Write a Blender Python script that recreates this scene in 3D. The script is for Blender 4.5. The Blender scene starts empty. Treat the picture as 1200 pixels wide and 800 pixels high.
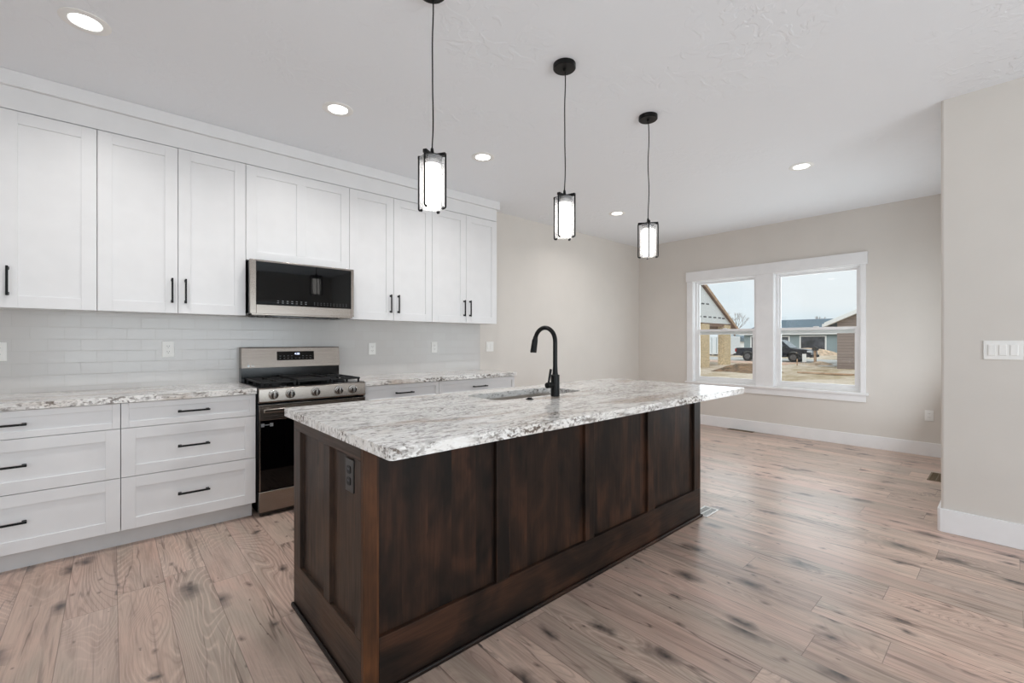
import bpy, bmesh, math, random
from mathutils import Vector, Matrix
C = bpy.context.scene
COL = C.collection
PI = math.pi
random.seed(7)

# ------------------------------------------------------------------ camera, world, lights, exposure
cam_d = bpy.data.cameras.new('camera'); cam = bpy.data.objects.new('camera', cam_d); COL.objects.link(cam)
cam_d.sensor_width = 36; cam_d.lens = 524.31 * 36 / 1200; cam_d.clip_end = 600; cam_d.clip_start = 0.02
cam.location = (0, 0, 1.2432)
cam.rotation_euler = (PI / 2, 0, math.radians(48.217 - 90))
C.camera = cam
C.view_settings.view_transform = 'Standard'; C.view_settings.look = 'None'
C.view_settings.gamma = 1; C.view_settings.use_curve_mapping = False
C.view_settings.exposure = 0.07
try:
    C.cycles.use_denoising = True
    C.cycles.max_bounces = 14; C.cycles.diffuse_bounces = 8; C.cycles.glossy_bounces = 6
    C.cycles.transparent_max_bounces = 16; C.cycles.transmission_bounces = 8
    C.cycles.caustics_reflective = False; C.cycles.caustics_refractive = False
    C.cycles.sample_clamp_indirect = 6
except Exception:
    pass

W = bpy.data.worlds.new('overcast_sky'); C.world = W; W.use_nodes = True
wn = W.node_tree.nodes; wl = W.node_tree.links
bg = wn['Background']; bg.inputs['Strength'].default_value = 0.97
tc = wn.new('ShaderNodeTexCoord'); mp = wn.new('ShaderNodeMapping'); mp.inputs['Scale'].default_value = (1, 1, 3.5)
nz = wn.new('ShaderNodeTexNoise'); nz.inputs['Scale'].default_value = 2.2; nz.inputs['Detail'].default_value = 5
rp = wn.new('ShaderNodeValToRGB')
rp.color_ramp.elements[0].position = 0.38; rp.color_ramp.elements[0].color = (0.76, 0.86, 0.93, 1)
rp.color_ramp.elements[1].position = 0.62; rp.color_ramp.elements[1].color = (0.89, 0.93, 0.965, 1)
wl.new(tc.outputs['Generated'], mp.inputs['Vector']); wl.new(mp.outputs[0], nz.inputs['Vector'])
wl.new(nz.outputs['Fac'], rp.inputs['Fac']); wl.new(rp.outputs[0], bg.inputs['Color'])

def area_light(name, loc, rot, sx, sy, power, color=(1, 1, 1)):
    d = bpy.data.lights.new(name, 'AREA'); d.shape = 'RECTANGLE'; d.size = sx; d.size_y = sy
    d.energy = power; d.color = color
    o = bpy.data.objects.new(name, d); COL.objects.link(o); o.location = loc; o.rotation_euler = rot
    return o
# added fill lamps at invented unseen openings and door; daylight at the window pair
P_BACK, P_LEFT, P_WIN, P_DOOR, P_CAN, E_TUBE = 134, 42, 20, 20, 6.5, 4.5
area_light('added_fill_back', (1.2, -3.55, 1.15), (math.radians(130), 0, 0), 4.2, 2.1, P_BACK, (0.84, 0.93, 1.0))  # unseen fill added behind the viewpoint to brighten the room
area_light('added_fill_side', (-2.55, -0.6, 1.3), (math.radians(120), 0, -PI / 2), 2.6, 1.9, P_LEFT, (0.84, 0.93, 1.0))  # second unseen fill, added at the left wall
area_light('added_fill_door', (5.45, .30, 1.05), (math.radians(115), 0, 0), 1.6, 1.9, P_DOOR, (0.86, 0.94, 1.0))  # fill added out of sight to brighten the far wall
area_light('daylight_window_pair', (6.80, 2.25, 1.45), (PI / 2, 0, PI / 2), 2.0, 1.4, P_WIN, (0.86, 0.94, 1.0))
sd = bpy.data.lights.new('veiled_sun', 'SUN'); sd.energy = 1.3; sd.angle = math.radians(40); sd.color = (1, .97, .92)
so = bpy.data.objects.new('veiled_sun', sd); COL.objects.link(so); so.rotation_euler = (math.radians(48), 0, math.radians(-65)); so.location = (0, 0, 12)

# ------------------------------------------------------------------ materials
def lin(v):
    v /= 255.0
    return v / 12.92 if v <= 0.04045 else ((v + 0.055) / 1.055) ** 2.4
def rgb(c): return (lin(c[0]), lin(c[1]), lin(c[2]), 1)
class NT:
    def __init__(s, m): s.n = m.node_tree.nodes; s.l = m.node_tree.links
    def __call__(s, typ, ins=None, **props):
        nd = s.n.new('ShaderNode' + typ)
        for k, v in props.items(): setattr(nd, k, v)
        for k, v in (ins or {}).items():
            if isinstance(v, bpy.types.NodeSocket): s.l.new(v, nd.inputs[k])
            else: nd.inputs[k].default_value = v
        return nd
    def math(s, op, a, b=None, c=None):
        nd = s.n.new('ShaderNodeMath'); nd.operation = op
        for i, v in enumerate((a, b, c)):
            if v is None: continue
            if isinstance(v, bpy.types.NodeSocket): s.l.new(v, nd.inputs[i])
            else: nd.inputs[i].default_value = v
        return nd.outputs[0]
    def ramp(s, fac, stops):
        nd = s.n.new('ShaderNodeValToRGB'); e = nd.color_ramp.elements; stops = sorted(stops, key=lambda t: t[0])
        while len(e) < len(stops): e.new(0.5)
        for el, (p, c) in zip(e, stops):
            el.position = p; el.color = c if len(c) == 4 else rgb(c)
        s.l.new(fac, nd.inputs[0]); return nd.outputs[0]
    def mix(s, fac, a, b, mode='MIX'):
        nd = s.n.new('ShaderNodeMix'); nd.data_type = 'RGBA'; nd.blend_type = mode
        for i, v in ((0, fac), (6, a), (7, b)):
            if isinstance(v, bpy.types.NodeSocket): s.l.new(v, nd.inputs[i])
            elif i == 0: nd.inputs[0].default_value = v
            else: nd.inputs[i].default_value = v if len(v) == 4 else rgb(v)
        return nd.outputs[2]
def base_mat(name, col=(200, 200, 200), rough=0.5, metal=0.0, spec=0.5):
    m = bpy.data.materials.new(name); m.use_nodes = True
    b = m.node_tree.nodes['Principled BSDF']
    b.inputs['Base Color'].default_value = rgb(col); b.inputs['Roughness'].default_value = rough
    b.inputs['Metallic'].default_value = metal; b.inputs['Specular IOR Level'].default_value = spec
    return m, b, NT(m)
def bump(nt, b, h, strength, dist):
    nd = nt('Bump', {'Height': h, 'Strength': strength, 'Distance': dist}); nt.l.new(nd.outputs[0], b.inputs['Normal'])
def simple(name, col, rough=0.5, metal=0.0, var=0.04, scale=8.0, spec=0.5, bmp=0.0, bscale=60):
    """flat colour with a faint procedural variation of the substance itself"""
    m, b, nt = base_mat(name, col, rough, metal, spec)
    co = nt('TexCoord').outputs['Object']
    n = nt('TexNoise', {'Vector': co, 'Scale': scale, 'Detail': 3.0}).outputs['Fac']
    a = tuple(max(0, c * (1 - var)) for c in col); d = tuple(min(255, c * (1 + var)) for c in col)
    nt.l.new(nt.ramp(n, [(0.3, a), (0.7, d)]), b.inputs['Base Color'])
    if bmp:
        h = nt('TexNoise', {'Vector': co, 'Scale': float(bscale), 'Detail': 4.0}).outputs['Fac']
        bump(nt, b, h, bmp, 0.002)
    return m
M = {}
M['wall'] = simple('painted_wall', (215, 210, 204), 0.75, var=0.008, scale=3, bmp=0.25, bscale=45)
def ceiling_mat():
    m, b, nt = base_mat('knockdown_ceiling', (236, 239, 243), 0.8)
    co = nt('TexCoord').outputs['Object']
    n1 = nt('TexNoise', {'Vector': co, 'Scale': 9.0, 'Detail': 5.0, 'Distortion': 1.2}).outputs['Fac']
    n2 = nt('TexNoise', {'Vector': co, 'Scale': 1.4, 'Detail': 2.0}).outputs['Fac']
    a = nt.ramp(n1, [(0.50, (0, 0, 0, 1)), (0.56, (1, 1, 1, 1))])
    k = nt.ramp(n2, [(0.42, (0, 0, 0, 1)), (0.62, (1, 1, 1, 1))])
    bump(nt, b, nt.mix(1.0, a, k, 'MULTIPLY'), 0.45, 0.004)
    return m
M['ceiling'] = ceiling_mat()
M['satin'] = simple('satin_sink_steel', (196, 190, 184), 0.42, 0.9, var=0.02)
M['trim'] = simple('white_trim_paint', (236, 236, 237), 0.4, var=0.01)
M['cab'] = simple('white_cabinet_paint', (228, 228, 229), 0.38, var=0.008)
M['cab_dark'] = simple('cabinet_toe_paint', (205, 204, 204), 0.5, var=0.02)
M['black'] = simple('matte_black_metal', (9, 9, 10), 0.38, 0.0, var=0.1, spec=0.25)
M['iron'] = simple('black_cast_iron', (22, 22, 23), 0.6, 0.1, var=0.15, bmp=0.2, bscale=200)
M['enamel'] = simple('black_enamel', (10, 10, 11), 0.16, 0.0, var=0.1)
M['blackglass'] = simple('black_glass', (3, 3, 4), 0.03, 0.0, var=0.1, spec=0.28)
M['plate'] = simple('white_plastic', (235, 234, 231), 0.35, var=0.01)
M['slot'] = simple('dark_slot', (60, 58, 56), 0.6)
M['greyplate'] = simple('dark_grey_plastic', (62, 60, 58), 0.4)
M['mark'] = simple('grey_print', (120, 122, 125), 0.5)
M['chrome'] = simple('brushed_chrome', (205, 203, 200), 0.22, 1.0, var=0.03)
def steel():
    m, b, nt = base_mat('brushed_stainless_steel', (150, 141, 134), 0.27, 1.0)
    co = nt('TexCoord').outputs['Object']
    mp = nt('Mapping', {'Vector': co, 'Scale': (3.0, 3.0, 700.0)}).outputs[0]
    n = nt('TexNoise', {'Vector': mp, 'Scale': 1.0, 'Detail': 2.0}).outputs['Fac']
    nt.l.new(nt.ramp(n, [(0.3, (146, 137, 130)), (0.7, (153, 145, 138))]), b.inputs['Base Color'])
    nt.l.new(nt.math('MULTIPLY_ADD', n, 0.05, 0.24), b.inputs['Roughness'])
    tg = nt('Tangent', direction_type='RADIAL', axis='Z'); nt.l.new(tg.outputs[0], b.inputs['Tangent'])
    b.inputs['Anisotropic'].default_value = 0.6
    return m
M['steel'] = steel()
def glass(name, tint=(1, 1, 1, 1), gl=0.08):
    m = bpy.data.materials.new(name); m.use_nodes = True; nt = NT(m)
    for x in list(nt.n): nt.n.remove(x)
    t = nt('BsdfTransparent', {'Color': tint}); g = nt('BsdfGlossy', {'Roughness': 0.02, 'Color': (0.95, 0.97, 1, 1)})
    lw = nt('LayerWeight', {'Blend': 0.25}); f = nt.math('MULTIPLY_ADD', lw.outputs['Facing'], 0.35, gl * 0.6)
    mx = nt('MixShader', {0: f, 1: t.outputs[0], 2: g.outputs[0]})
    o = nt('OutputMaterial'); nt.l.new(mx.outputs[0], o.inputs[0]); return m
M['glass'] = glass('window_glass', (0.97, 0.985, 0.98, 1), 0.05)
def shade_glass():
    m = glass('seeded_shade_glass', (0.97, 0.97, 0.97, 1), 0.10); nt = NT(m)
    out = [n for n in nt.n if n.type == 'OUTPUT_MATERIAL'][0]; src = out.inputs[0].links[0].from_socket
    tr = nt('BsdfTranslucent', {'Color': (0.95, 0.95, 0.95, 1)}); df = nt('BsdfDiffuse', {'Color': (0.95, 0.95, 0.95, 1)})
    ad = nt('MixShader', {0: 0.5, 1: tr.outputs[0], 2: df.outputs[0]})
    lw = nt('LayerWeight', {'Blend': 0.5}).outputs['Facing']
    mx = nt('MixShader', {0: nt.math('MULTIPLY_ADD', lw, 0.22, 0.06), 1: src, 2: ad.outputs[0]}); nt.l.new(mx.outputs[0], out.inputs[0]); return m
M['shade'] = shade_glass()
def emit(name, col, strength):
    m, b, nt = base_mat(name, col, 0.5)
    b.inputs['Emission Color'].default_value = rgb(col); b.inputs['Emission Strength'].default_value = strength
    return m
M['tube'] = emit('glowing_frosted_tube', (255, 251, 246), E_TUBE)
M['lens'] = emit('glowing_downlight_lens', (255, 253, 250), 9)
M['digits'] = emit('lit_clock_digits', (215, 225, 255), 1.6)
def floor_mat():
    m, b, nt = base_mat('oak_plank_floor', (180, 156, 142), 0.34)
    BW = lambda f, p0, p1: nt.ramp(f, [(p0, (0, 0, 0, 1)), (p1, (1, 1, 1, 1))])
    mul = lambda a, k: nt.math('MULTIPLY', a, k)
    co = nt('TexCoord').outputs['Object']; sp = nt('SeparateXYZ', {0: co})
    X, Y = sp.outputs[0], sp.outputs[1]
    w = 0.1832; L = 1.52
    xr = nt.math('DIVIDE', nt.math('SUBTRACT', X, 0.019), w); row = nt.math('FLOOR', xr); fx = nt.math('FRACT', xr)
    rr = nt('TexWhiteNoise', {'W': row}, noise_dimensions='1D').outputs['Value']
    yr = nt.math('ADD', nt.math('DIVIDE', Y, L), mul(rr, 7.0)); pl = nt.math('FLOOR', yr); fy = nt.math('FRACT', yr)
    pid = nt('CombineXYZ', {0: row, 1: pl})
    rnd = nt('TexWhiteNoise', {'Vector': pid.outputs[0]}, noise_dimensions='2D')
    rv = rnd.outputs['Value']; rc = rnd.outputs['Color']
    off = nt('VectorMath', {0: rc, 1: (9.0, 9.0, 9.0)}, operation='MULTIPLY').outputs[0]
    gv = nt('VectorMath', {0: co, 1: off}, operation='ADD').outputs[0]
    N = lambda sx, sy, **k: nt('TexNoise', dict({'Vector': nt('Mapping', {'Vector': gv, 'Scale': (sx, sy, 1)}).outputs[0], 'Scale': 1.0}, **k)).outputs['Fac']
    tone = nt.ramp(rv, [(0.0, (194, 168, 153)), (0.3, (212, 186, 170)), (0.55, (178, 157, 144)), (0.8, (202, 173, 159)), (1.0, (186, 168, 156))])
    patch = N(4.5, 1.1, Detail=3.0, Distortion=0.8)
    c = nt.mix(mul(BW(patch, 0.50, 0.66), 0.7), tone, (174, 160, 146))          # greyer cloudy areas
    c = nt.mix(mul(BW(patch, 0.46, 0.30), 0.6), c, (210, 174, 158))             # pinker areas
    g1 = N(16.0, 1.4, Detail=5.0, Roughness=0.6, Distortion=0.6)
    c = nt.mix(mul(BW(g1, 0.48, 0.72), 0.65), c, (140, 120, 108))
    # cathedral grain: contour lines of a stretched noise
    cn = N(3.2, 0.75, Detail=1.5, Distortion=0.5)
    ln = nt.math('FRACT', mul(cn, 48.0)); tri = nt.math('ABSOLUTE', nt.math('SUBTRACT', ln, 0.5))
    c = nt.mix(mul(mul(BW(tri, 0.30, 0.50), BW(N(2.0, 0.8), 0.42, 0.60)), 0.42), c, (230, 206, 190))
    c = nt.mix(mul(mul(BW(tri, 0.14, 0.02), BW(N(2.4, 0.7, Detail=1.0), 0.45, 0.62)), 0.38), c, (128, 104, 92))
    fine = N(170.0, 6.0, Detail=3.0)
    c = nt.mix(mul(BW(fine, 0.45, 0.78), 0.32), c, (126, 104, 92))
    st = N(34.0, 1.0, Detail=4.0, Distortion=1.0)
    c = nt.mix(mul(BW(st, 0.60, 0.74), 0.65), c, (98, 82, 76))
    wob = nt('TexNoise', {'Vector': gv, 'Scale': 14.0, 'Detail': 3.0}).outputs['Color']
    def knots(sx, sy, thr, gain, col, amt, c, seed):
        v0 = nt('Mapping', {'Vector': gv, 'Scale': (sx, sy, 1), 'Location': (seed, seed * 1.7, 0)}).outputs[0]
        kv = nt('VectorMath', {0: v0, 1: nt('VectorMath', {0: wob, 1: (0.32, 0.32, 0)}, operation='MULTIPLY').outputs[0]}, operation='ADD').outputs[0]
        vo = nt('TexVoronoi', {'Vector': kv, 'Scale': 1.0, 'Randomness': 1.0}, voronoi_dimensions='2D')
        vr = nt('SeparateColor', {0: vo.outputs['Color']}).outputs[0]
        size = mul(nt.math('MAXIMUM', nt.math('SUBTRACT', vr, thr), 0.0), gain)
        k = nt.math('DIVIDE', vo.outputs['Distance'], nt.math('ADD', size, 0.0001))
        km = nt.ramp(k, [(0.0, (1, 1, 1, 1)), (0.35, (0.6, 0.6, 0.6, 1)), (1.0, (0, 0, 0, 1))])
        return nt.mix(mul(km, amt), c, col)
    c = knots(5.2, 2.6, 0.30, 0.46, (62, 55, 54), 1.0, c, 0.0)
    c = knots(9.0, 5.0, 0.55, 0.42, (84, 66, 60), 0.85, c, 3.3)
    ck = N(7.0, 0.5, Detail=4.0, Roughness=0.5)
    ca = nt.math('ABSOLUTE', nt.math('SUBTRACT', ck, 0.5))
    c = nt.mix(mul(mul(BW(ca, 0.010, 0.0), BW(nt('TexNoise', {'Vector': gv, 'Scale': 1.8}).outputs['Fac'], 0.50, 0.6)), 0.75), c, (84, 66, 58))
    ex = mul(nt.math('MINIMUM', fx, nt.math('SUBTRACT', 1.0, fx)), w)
    ey = mul(nt.math('MINIMUM', fy, nt.math('SUBTRACT', 1.0, fy)), L)
    em = nt.ramp(mul(nt.math('MINIMUM', ex, ey), 100.0), [(0.05, (1, 1, 1, 1)), (0.20, (0, 0, 0, 1))])
    c = nt.mix(mul(em, 0.6), c, (88, 70, 62))
    nt.l.new(c, b.inputs['Base Color'])
    nt.l.new(nt.math('MULTIPLY_ADD', fine, 0.14, 0.24), b.inputs['Roughness'])
    bump(nt, b, nt.math('SUBTRACT', mul(fine, 0.15), em), 0.25, 0.0015)
    return m
M['floor'] = floor_mat()
def granite():
    m, b, nt = base_mat('polished_granite', (210, 208, 205), 0.14)
    BW = lambda f, p0, p1: nt.ramp(f, [(p0, (0, 0, 0, 1)), (p1, (1, 1, 1, 1))])
    mul = lambda a, k: nt.math('MULTIPLY', a, k)
    co = nt('TexCoord').outputs['Object']
    def N(st, sc, **k):
        mp = nt('Mapping', {'Vector': co, 'Rotation': (0, 0, math.radians(32)), 'Scale': (1.0, st, st * .9)}).outputs[0]
        return nt('TexNoise', dict({'Vector': mp, 'Scale': float(sc)}, **k)).outputs['Fac']
    a = N(4.0, 2.4, Detail=9.0, Roughness=0.7, Distortion=1.0)
    c = nt.ramp(a, [(0.29, (150, 146, 142)), (0.40, (206, 203, 200)), (0.48, (244, 243, 241)), (0.58, (234, 231, 227)), (0.71, (176, 169, 162))])
    c = nt.mix(mul(BW(N(5.0, 5.5, Detail=7.0, Roughness=0.72, Distortion=0.8), 0.55, 0.66), 0.8), c, (122, 116, 111))
    c = nt.mix(mul(BW(N(3.0, 1.3, Detail=4.0, Distortion=1.0), 0.54, 0.68), 0.6), c, (172, 148, 126))   # tan clouds
    sp = N(2.2, 24.0, Detail=5.0, Roughness=0.72)
    c = nt.mix(mul(BW(sp, 0.42, 0.28), 0.7), c, (248, 247, 245))
    c = nt.mix(mul(BW(sp, 0.54, 0.64), 0.75), c, (96, 90, 86))
    gate = BW(N(1.6, 3.4, Detail=4.0, Roughness=0.65), 0.46, 0.60)
    dk = BW(N(1.6, 44.0, Detail=3.0), 0.50, 0.58)
    c = nt.mix(mul(mul(gate, dk), 0.85), c, (84, 69, 58))
    g2 = BW(N(6.0, 1.7, Detail=5.0, Roughness=0.6, Distortion=0.6), 0.655, 0.70)
    c = nt.mix(mul(g2, 0.75), c, (76, 70, 66))
    nt.l.new(c, b.inputs['Base Color'])
    return m
M['granite'] = granite()
def splash():
    m, b, nt = base_mat('white_subway_tile', (220, 219, 219), 0.16)
    co = nt('TexCoord').outputs['Object']; sp = nt('SeparateXYZ', {0: co})
    v = nt('CombineXYZ', {0: sp.outputs[0], 1: sp.outputs[2]}).outputs[0]
    br = nt('TexBrick', {'Vector': v, 'Color1': rgb((198, 195, 193)), 'Color2': rgb((201, 199, 197)), 'Mortar': rgb((188, 186, 183)),
                         'Scale': 1.0, 'Mortar Size': 0.0016, 'Mortar Smooth': 0.3, 'Brick Width': 0.157, 'Row Height': 0.0787})
    nt.l.new(br.outputs['Color'], b.inputs['Base Color'])
    w = nt('TexNoise', {'Vector': co, 'Scale': 9.0}).outputs['Fac']
    h = nt.math('SUBTRACT', nt.math('MULTIPLY', w, 0.5), br.outputs['Fac'])
    bump(nt, b, h, 0.22, 0.0015)
    nt.l.new(nt.math('MULTIPLY_ADD', br.outputs['Fac'], 0.4, 0.2), b.inputs['Roughness'])
    return m
M['splash'] = splash()
def alder(name, horizontal=False, cols=((22, 16, 13), (42, 29, 22), (66, 43, 31)), bw=0.105):
    m, b, nt = base_mat(name, cols[1], 0.42, spec=0.22)
    co = nt('TexCoord').outputs['Object']; sp = nt('SeparateXYZ', {0: co})
    h = nt.math('ADD', sp.outputs[0], nt.math('MULTIPLY', sp.outputs[1], 0.93)); z = sp.outputs[2]
    if horizontal: along, across = h, z
    else: along, across = z, h
    v = nt('CombineXYZ', {0: across, 1: along}).outputs[0]
    wob = nt('TexNoise', {'Vector': nt('Mapping', {'Vector': v, 'Scale': (1.0, 0.0, 1)}).outputs[0], 'Scale': 5.0}).outputs['Fac']
    br = nt.math('FLOOR', nt.math('DIVIDE', nt.math('ADD', across, nt.math('MULTIPLY', wob, 0.12)), bw))
    rv = nt('TexWhiteNoise', {'W': br}, noise_dimensions='1D')
    gv = nt('VectorMath', {0: v, 1: nt('VectorMath', {0: rv.outputs['Color'], 1: (5.0, 5.0, 0)}, operation='MULTIPLY').outputs[0]}, operation='ADD').outputs[0]
    n1 = nt('TexNoise', {'Vector': nt('Mapping', {'Vector': gv, 'Scale': (10.0, 1.6, 1)}).outputs[0], 'Scale': 1.0, 'Detail': 5.0, 'Roughness': 0.6, 'Distortion': 0.7}).outputs['Fac']
    n0 = nt('TexNoise', {'Vector': nt('Mapping', {'Vector': gv, 'Scale': (5.5, 3.0, 1), 'Location': (3.1, 1.7, 0)}).outputs[0], 'Scale': 1.0, 'Detail': 3.0, 'Distortion': 0.9}).outputs['Fac']
    f = nt.math('ADD', nt.math('MULTIPLY', nt.math('ADD', nt.math('MULTIPLY', n1, 0.45), nt.math('MULTIPLY', n0, 0.55)), 0.95), nt.math('MULTIPLY', rv.outputs['Value'], 0.07))
    c = nt.ramp(f, [(0.40, cols[0]), (0.51, cols[1]), (0.62, cols[2])])
    n2 = nt('TexNoise', {'Vector': nt('Mapping', {'Vector': gv, 'Scale': (110.0, 5.0, 1)}).outputs[0], 'Scale': 1.0, 'Detail': 3.0}).outputs['Fac']
    c = nt.mix(nt.math('MULTIPLY', nt.ramp(n2, [(0.4, (0, 0, 0, 1)), (0.8, (1, 1, 1, 1))]), 0.45), c, tuple(x * 0.55 for x in cols[0]))
    wv = nt('VectorMath', {0: nt('Mapping', {'Vector': gv, 'Scale': (5.0, 2.0, 1)}).outputs[0], 1: nt('VectorMath', {0: nt('TexNoise', {'Vector': gv, 'Scale': 12.0}).outputs['Color'], 1: (0.3, 0.3, 0)}, operation='MULTIPLY').outputs[0]}, operation='ADD').outputs[0]
    vo = nt('TexVoronoi', {'Vector': wv, 'Scale': 1.0}, voronoi_dimensions='2D')
    vr = nt('SeparateColor', {0: vo.outputs['Color']}).outputs[0]
    sz = nt.math('MULTIPLY', nt.math('MAXIMUM', nt.math('SUBTRACT', vr, 0.55), 0.0), 0.42)
    k = nt.math('DIVIDE', vo.outputs['Distance'], nt.math('ADD', sz, 0.0001))
    c = nt.mix(nt.math('MULTIPLY', nt.ramp(k, [(0.0, (1, 1, 1, 1)), (1.0, (0, 0, 0, 1))]), 0.8), c, (20, 14, 12))
    nt.l.new(c, b.inputs['Base Color'])
    nt.l.new(nt.math('MULTIPLY_ADD', n2, 0.2, 0.34), b.inputs['Roughness'])
    bump(nt, b, n2, 0.08, 0.001)
    return m
M['alder'] = alder('dark_stained_alder')
M['alder_h'] = alder('dark_stained_alder_rail', True, bw=0.3)
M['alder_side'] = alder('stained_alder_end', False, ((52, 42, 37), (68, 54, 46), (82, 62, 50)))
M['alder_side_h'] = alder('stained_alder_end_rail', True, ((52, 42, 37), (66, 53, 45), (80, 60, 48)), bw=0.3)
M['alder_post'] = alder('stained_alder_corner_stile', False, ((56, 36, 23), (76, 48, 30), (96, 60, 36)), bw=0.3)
M['core'] = simple('recess_shadow_board', (30, 21, 17), 0.5)
# outdoors
def ground_mat():
    m, b, nt = base_mat('bare_construction_dirt', (170, 150, 125), 0.95)
    co = nt('TexCoord').outputs['Object']
    n = nt('TexNoise', {'Vector': nt('Mapping', {'Vector': co, 'Scale': (0.22, 0.5, 1)}).outputs[0], 'Scale': 1.0, 'Detail': 8.0, 'Roughness': 0.7}).outputs['Fac']
    c = nt.ramp(n, [(0.34, (150, 126, 98)), (0.45, (192, 172, 142)), (0.55, (218, 202, 182)), (0.66, (226, 210, 196))])
    n2 = nt('TexNoise', {'Vector': co, 'Scale': 2.2, 'Detail': 6.0, 'Roughness': 0.8}).outputs['Fac']
    c = nt.mix(nt.math('MULTIPLY', nt.ramp(n2, [(0.52, (0, 0, 0, 1)), (0.66, (1, 1, 1, 1))]), 0.5), c, (136, 116, 86))
    nt.l.new(c, b.inputs['Base Color']); bump(nt, b, n2, 0.6, 0.1); return m
M['ground'] = ground_mat()
M['dirt'] = simple('piled_brown_dirt', (116, 92, 68), 0.95, var=0.35, scale=3, bmp=1.0, bscale=12)
M['dirt_pale'] = simple('piled_pale_dirt', (196, 172, 148), 0.95, var=0.2, scale=3, bmp=1.0, bscale=12)
M['concrete'] = simple('pale_concrete', (205, 202, 196), 0.85, var=0.06, scale=0.6)
M['road'] = simple('street_asphalt', (188, 186, 182), 0.9, var=0.06, scale=0.8)
M['gravel'] = simple('pink_gravel', (214, 182, 162), 0.95, var=0.12, scale=3)
M['siding'] = simple('blue_grey_siding', (138, 154, 160), 0.7, var=0.03, scale=1)
M['roof'] = simple('slate_blue_shingles', (104, 120, 132), 0.85, var=0.12, scale=6)
M['whitep'] = simple('white_exterior_paint', (232, 234, 236), 0.6, var=0.02)
M['darkwin'] = simple('dark_window_glass', (66, 68, 74), 0.12, var=0.35, scale=1.2)
def brown_siding():
    m, b, nt = base_mat('brown_lap_siding', (104, 88, 82), 0.75)
    co = nt('TexCoord').outputs['Object']; sp = nt('SeparateXYZ', {0: co})
    v = nt('CombineXYZ', {0: sp.outputs[1], 1: sp.outputs[2]}).outputs[0]
    br = nt('TexBrick', {'Vector': v, 'Color1': rgb((140, 127, 122)), 'Color2': rgb((152, 139, 133)), 'Mortar': rgb((112, 100, 96)), 'Scale': 1.0, 'Mortar Size': 0.012, 'Brick Width': 3.0, 'Row Height': 0.18})
    nt.l.new(br.outputs['Color'], b.inputs['Base Color']); return m
M['brownsiding'] = brown_siding()
M['osb'] = simple('oriented_strand_board', (204, 184, 150), 0.8, var=0.2, scale=14)
M['lumber'] = simple('raw_lumber', (182, 152, 126), 0.8, var=0.12, scale=4)
M['shadowwood'] = simple('brown_soffit_board', (128, 100, 82), 0.8, var=0.1)
M['wrap'] = simple('white_house_wrap', (226, 231, 234), 0.55, var=0.02)
M['wrapprint'] = simple('dark_wrap_print', (70, 74, 80), 0.6)
M['trailer'] = simple('white_trailer_panel', (226, 232, 238), 0.5, var=0.03)
M['carpaint'] = simple('dark_navy_car_paint', (38, 42, 52), 0.2, 0.3, var=0.05)
M['carblack'] = simple('black_rubber', (24, 24, 25), 0.75, var=0.1)
M['rim'] = simple('grey_alloy_rim', (110, 112, 115), 0.35, 0.8)
M['carglass'] = simple('pale_reflecting_car_glass', (112, 124, 134), 0.08, 0.4)
M['redlens'] = simple('red_lamp_lens', (150, 30, 30), 0.2)
M['clearlens'] = simple('clear_lamp_lens', (215, 222, 228), 0.15)
M['bark'] = simple('grey_bark', (128, 116, 108), 0.9, var=0.1)
M['hill'] = simple('hazy_distant_hill', (172, 186, 196), 0.95, var=0.04, scale=0.05)
M['ventbrown'] = simple('brown_vent_metal', (120, 104, 82), 0.5, 0.2)
M['ventdark'] = simple('dark_vent_void', (30, 28, 27), 0.7)

# ------------------------------------------------------------------ mesh helpers
ORG = {}
def bx(bm, x0, x1, y0, y1, z0, z1):
    vs = [bm.verts.new(p) for p in ((x0, y0, z0), (x1, y0, z0), (x1, y1, z0), (x0, y1, z0), (x0, y0, z1), (x1, y0, z1), (x1, y1, z1), (x0, y1, z1))]
    for f in ((0, 3, 2, 1), (4, 5, 6, 7), (0, 1, 5, 4), (1, 2, 6, 5), (2, 3, 7, 6), (3, 0, 4, 7)): bm.faces.new([vs[i] for i in f])
    return vs
def BX(*a):
    bm = bmesh.new(); bx(bm, *a); return bm
def cyl(bm, p0, p1, r0, r1=None, n=24, caps=True):
    r1 = r0 if r1 is None else r1
    p0, p1 = Vector(p0), Vector(p1); d = (p1 - p0).normalized()
    u = d.orthogonal().normalized(); v = d.cross(u)
    A = [bm.verts.new(p0 + (u * math.cos(2 * PI * i / n) + v * math.sin(2 * PI * i / n)) * r0) for i in range(n)]
    B = [bm.verts.new(p1 + (u * math.cos(2 * PI * i / n) + v * math.sin(2 * PI * i / n)) * r1) for i in range(n)]
    for i in range(n):
        f = bm.faces.new((A[i], A[(i + 1) % n], B[(i + 1) % n], B[i])); f.smooth = True
    if caps: bm.faces.new(A[::-1]); bm.faces.new(B)
def tube(bm, pts, rad, n=16):
    pts = [Vector(p) for p in pts]; rads = rad if isinstance(rad, (list, tuple)) else [rad] * len(pts)
    rings = []; u = None
    for i, p in enumerate(pts):
        t = (pts[min(i + 1, len(pts) - 1)] - pts[max(i - 1, 0)]).normalized()
        u = t.orthogonal().normalized() if u is None else (u - t * u.dot(t)).normalized()
        v = t.cross(u)
        rings.append([bm.verts.new(p + (u * math.cos(2 * PI * k / n) + v * math.sin(2 * PI * k / n)) * rads[i]) for k in range(n)])
    for a, b in zip(rings, rings[1:]):
        for k in range(n):
            f = bm.faces.new((a[k], a[(k + 1) % n], b[(k + 1) % n], b[k])); f.smooth = True
    bm.faces.new(rings[0][::-1]); bm.faces.new(rings[-1])
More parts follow.
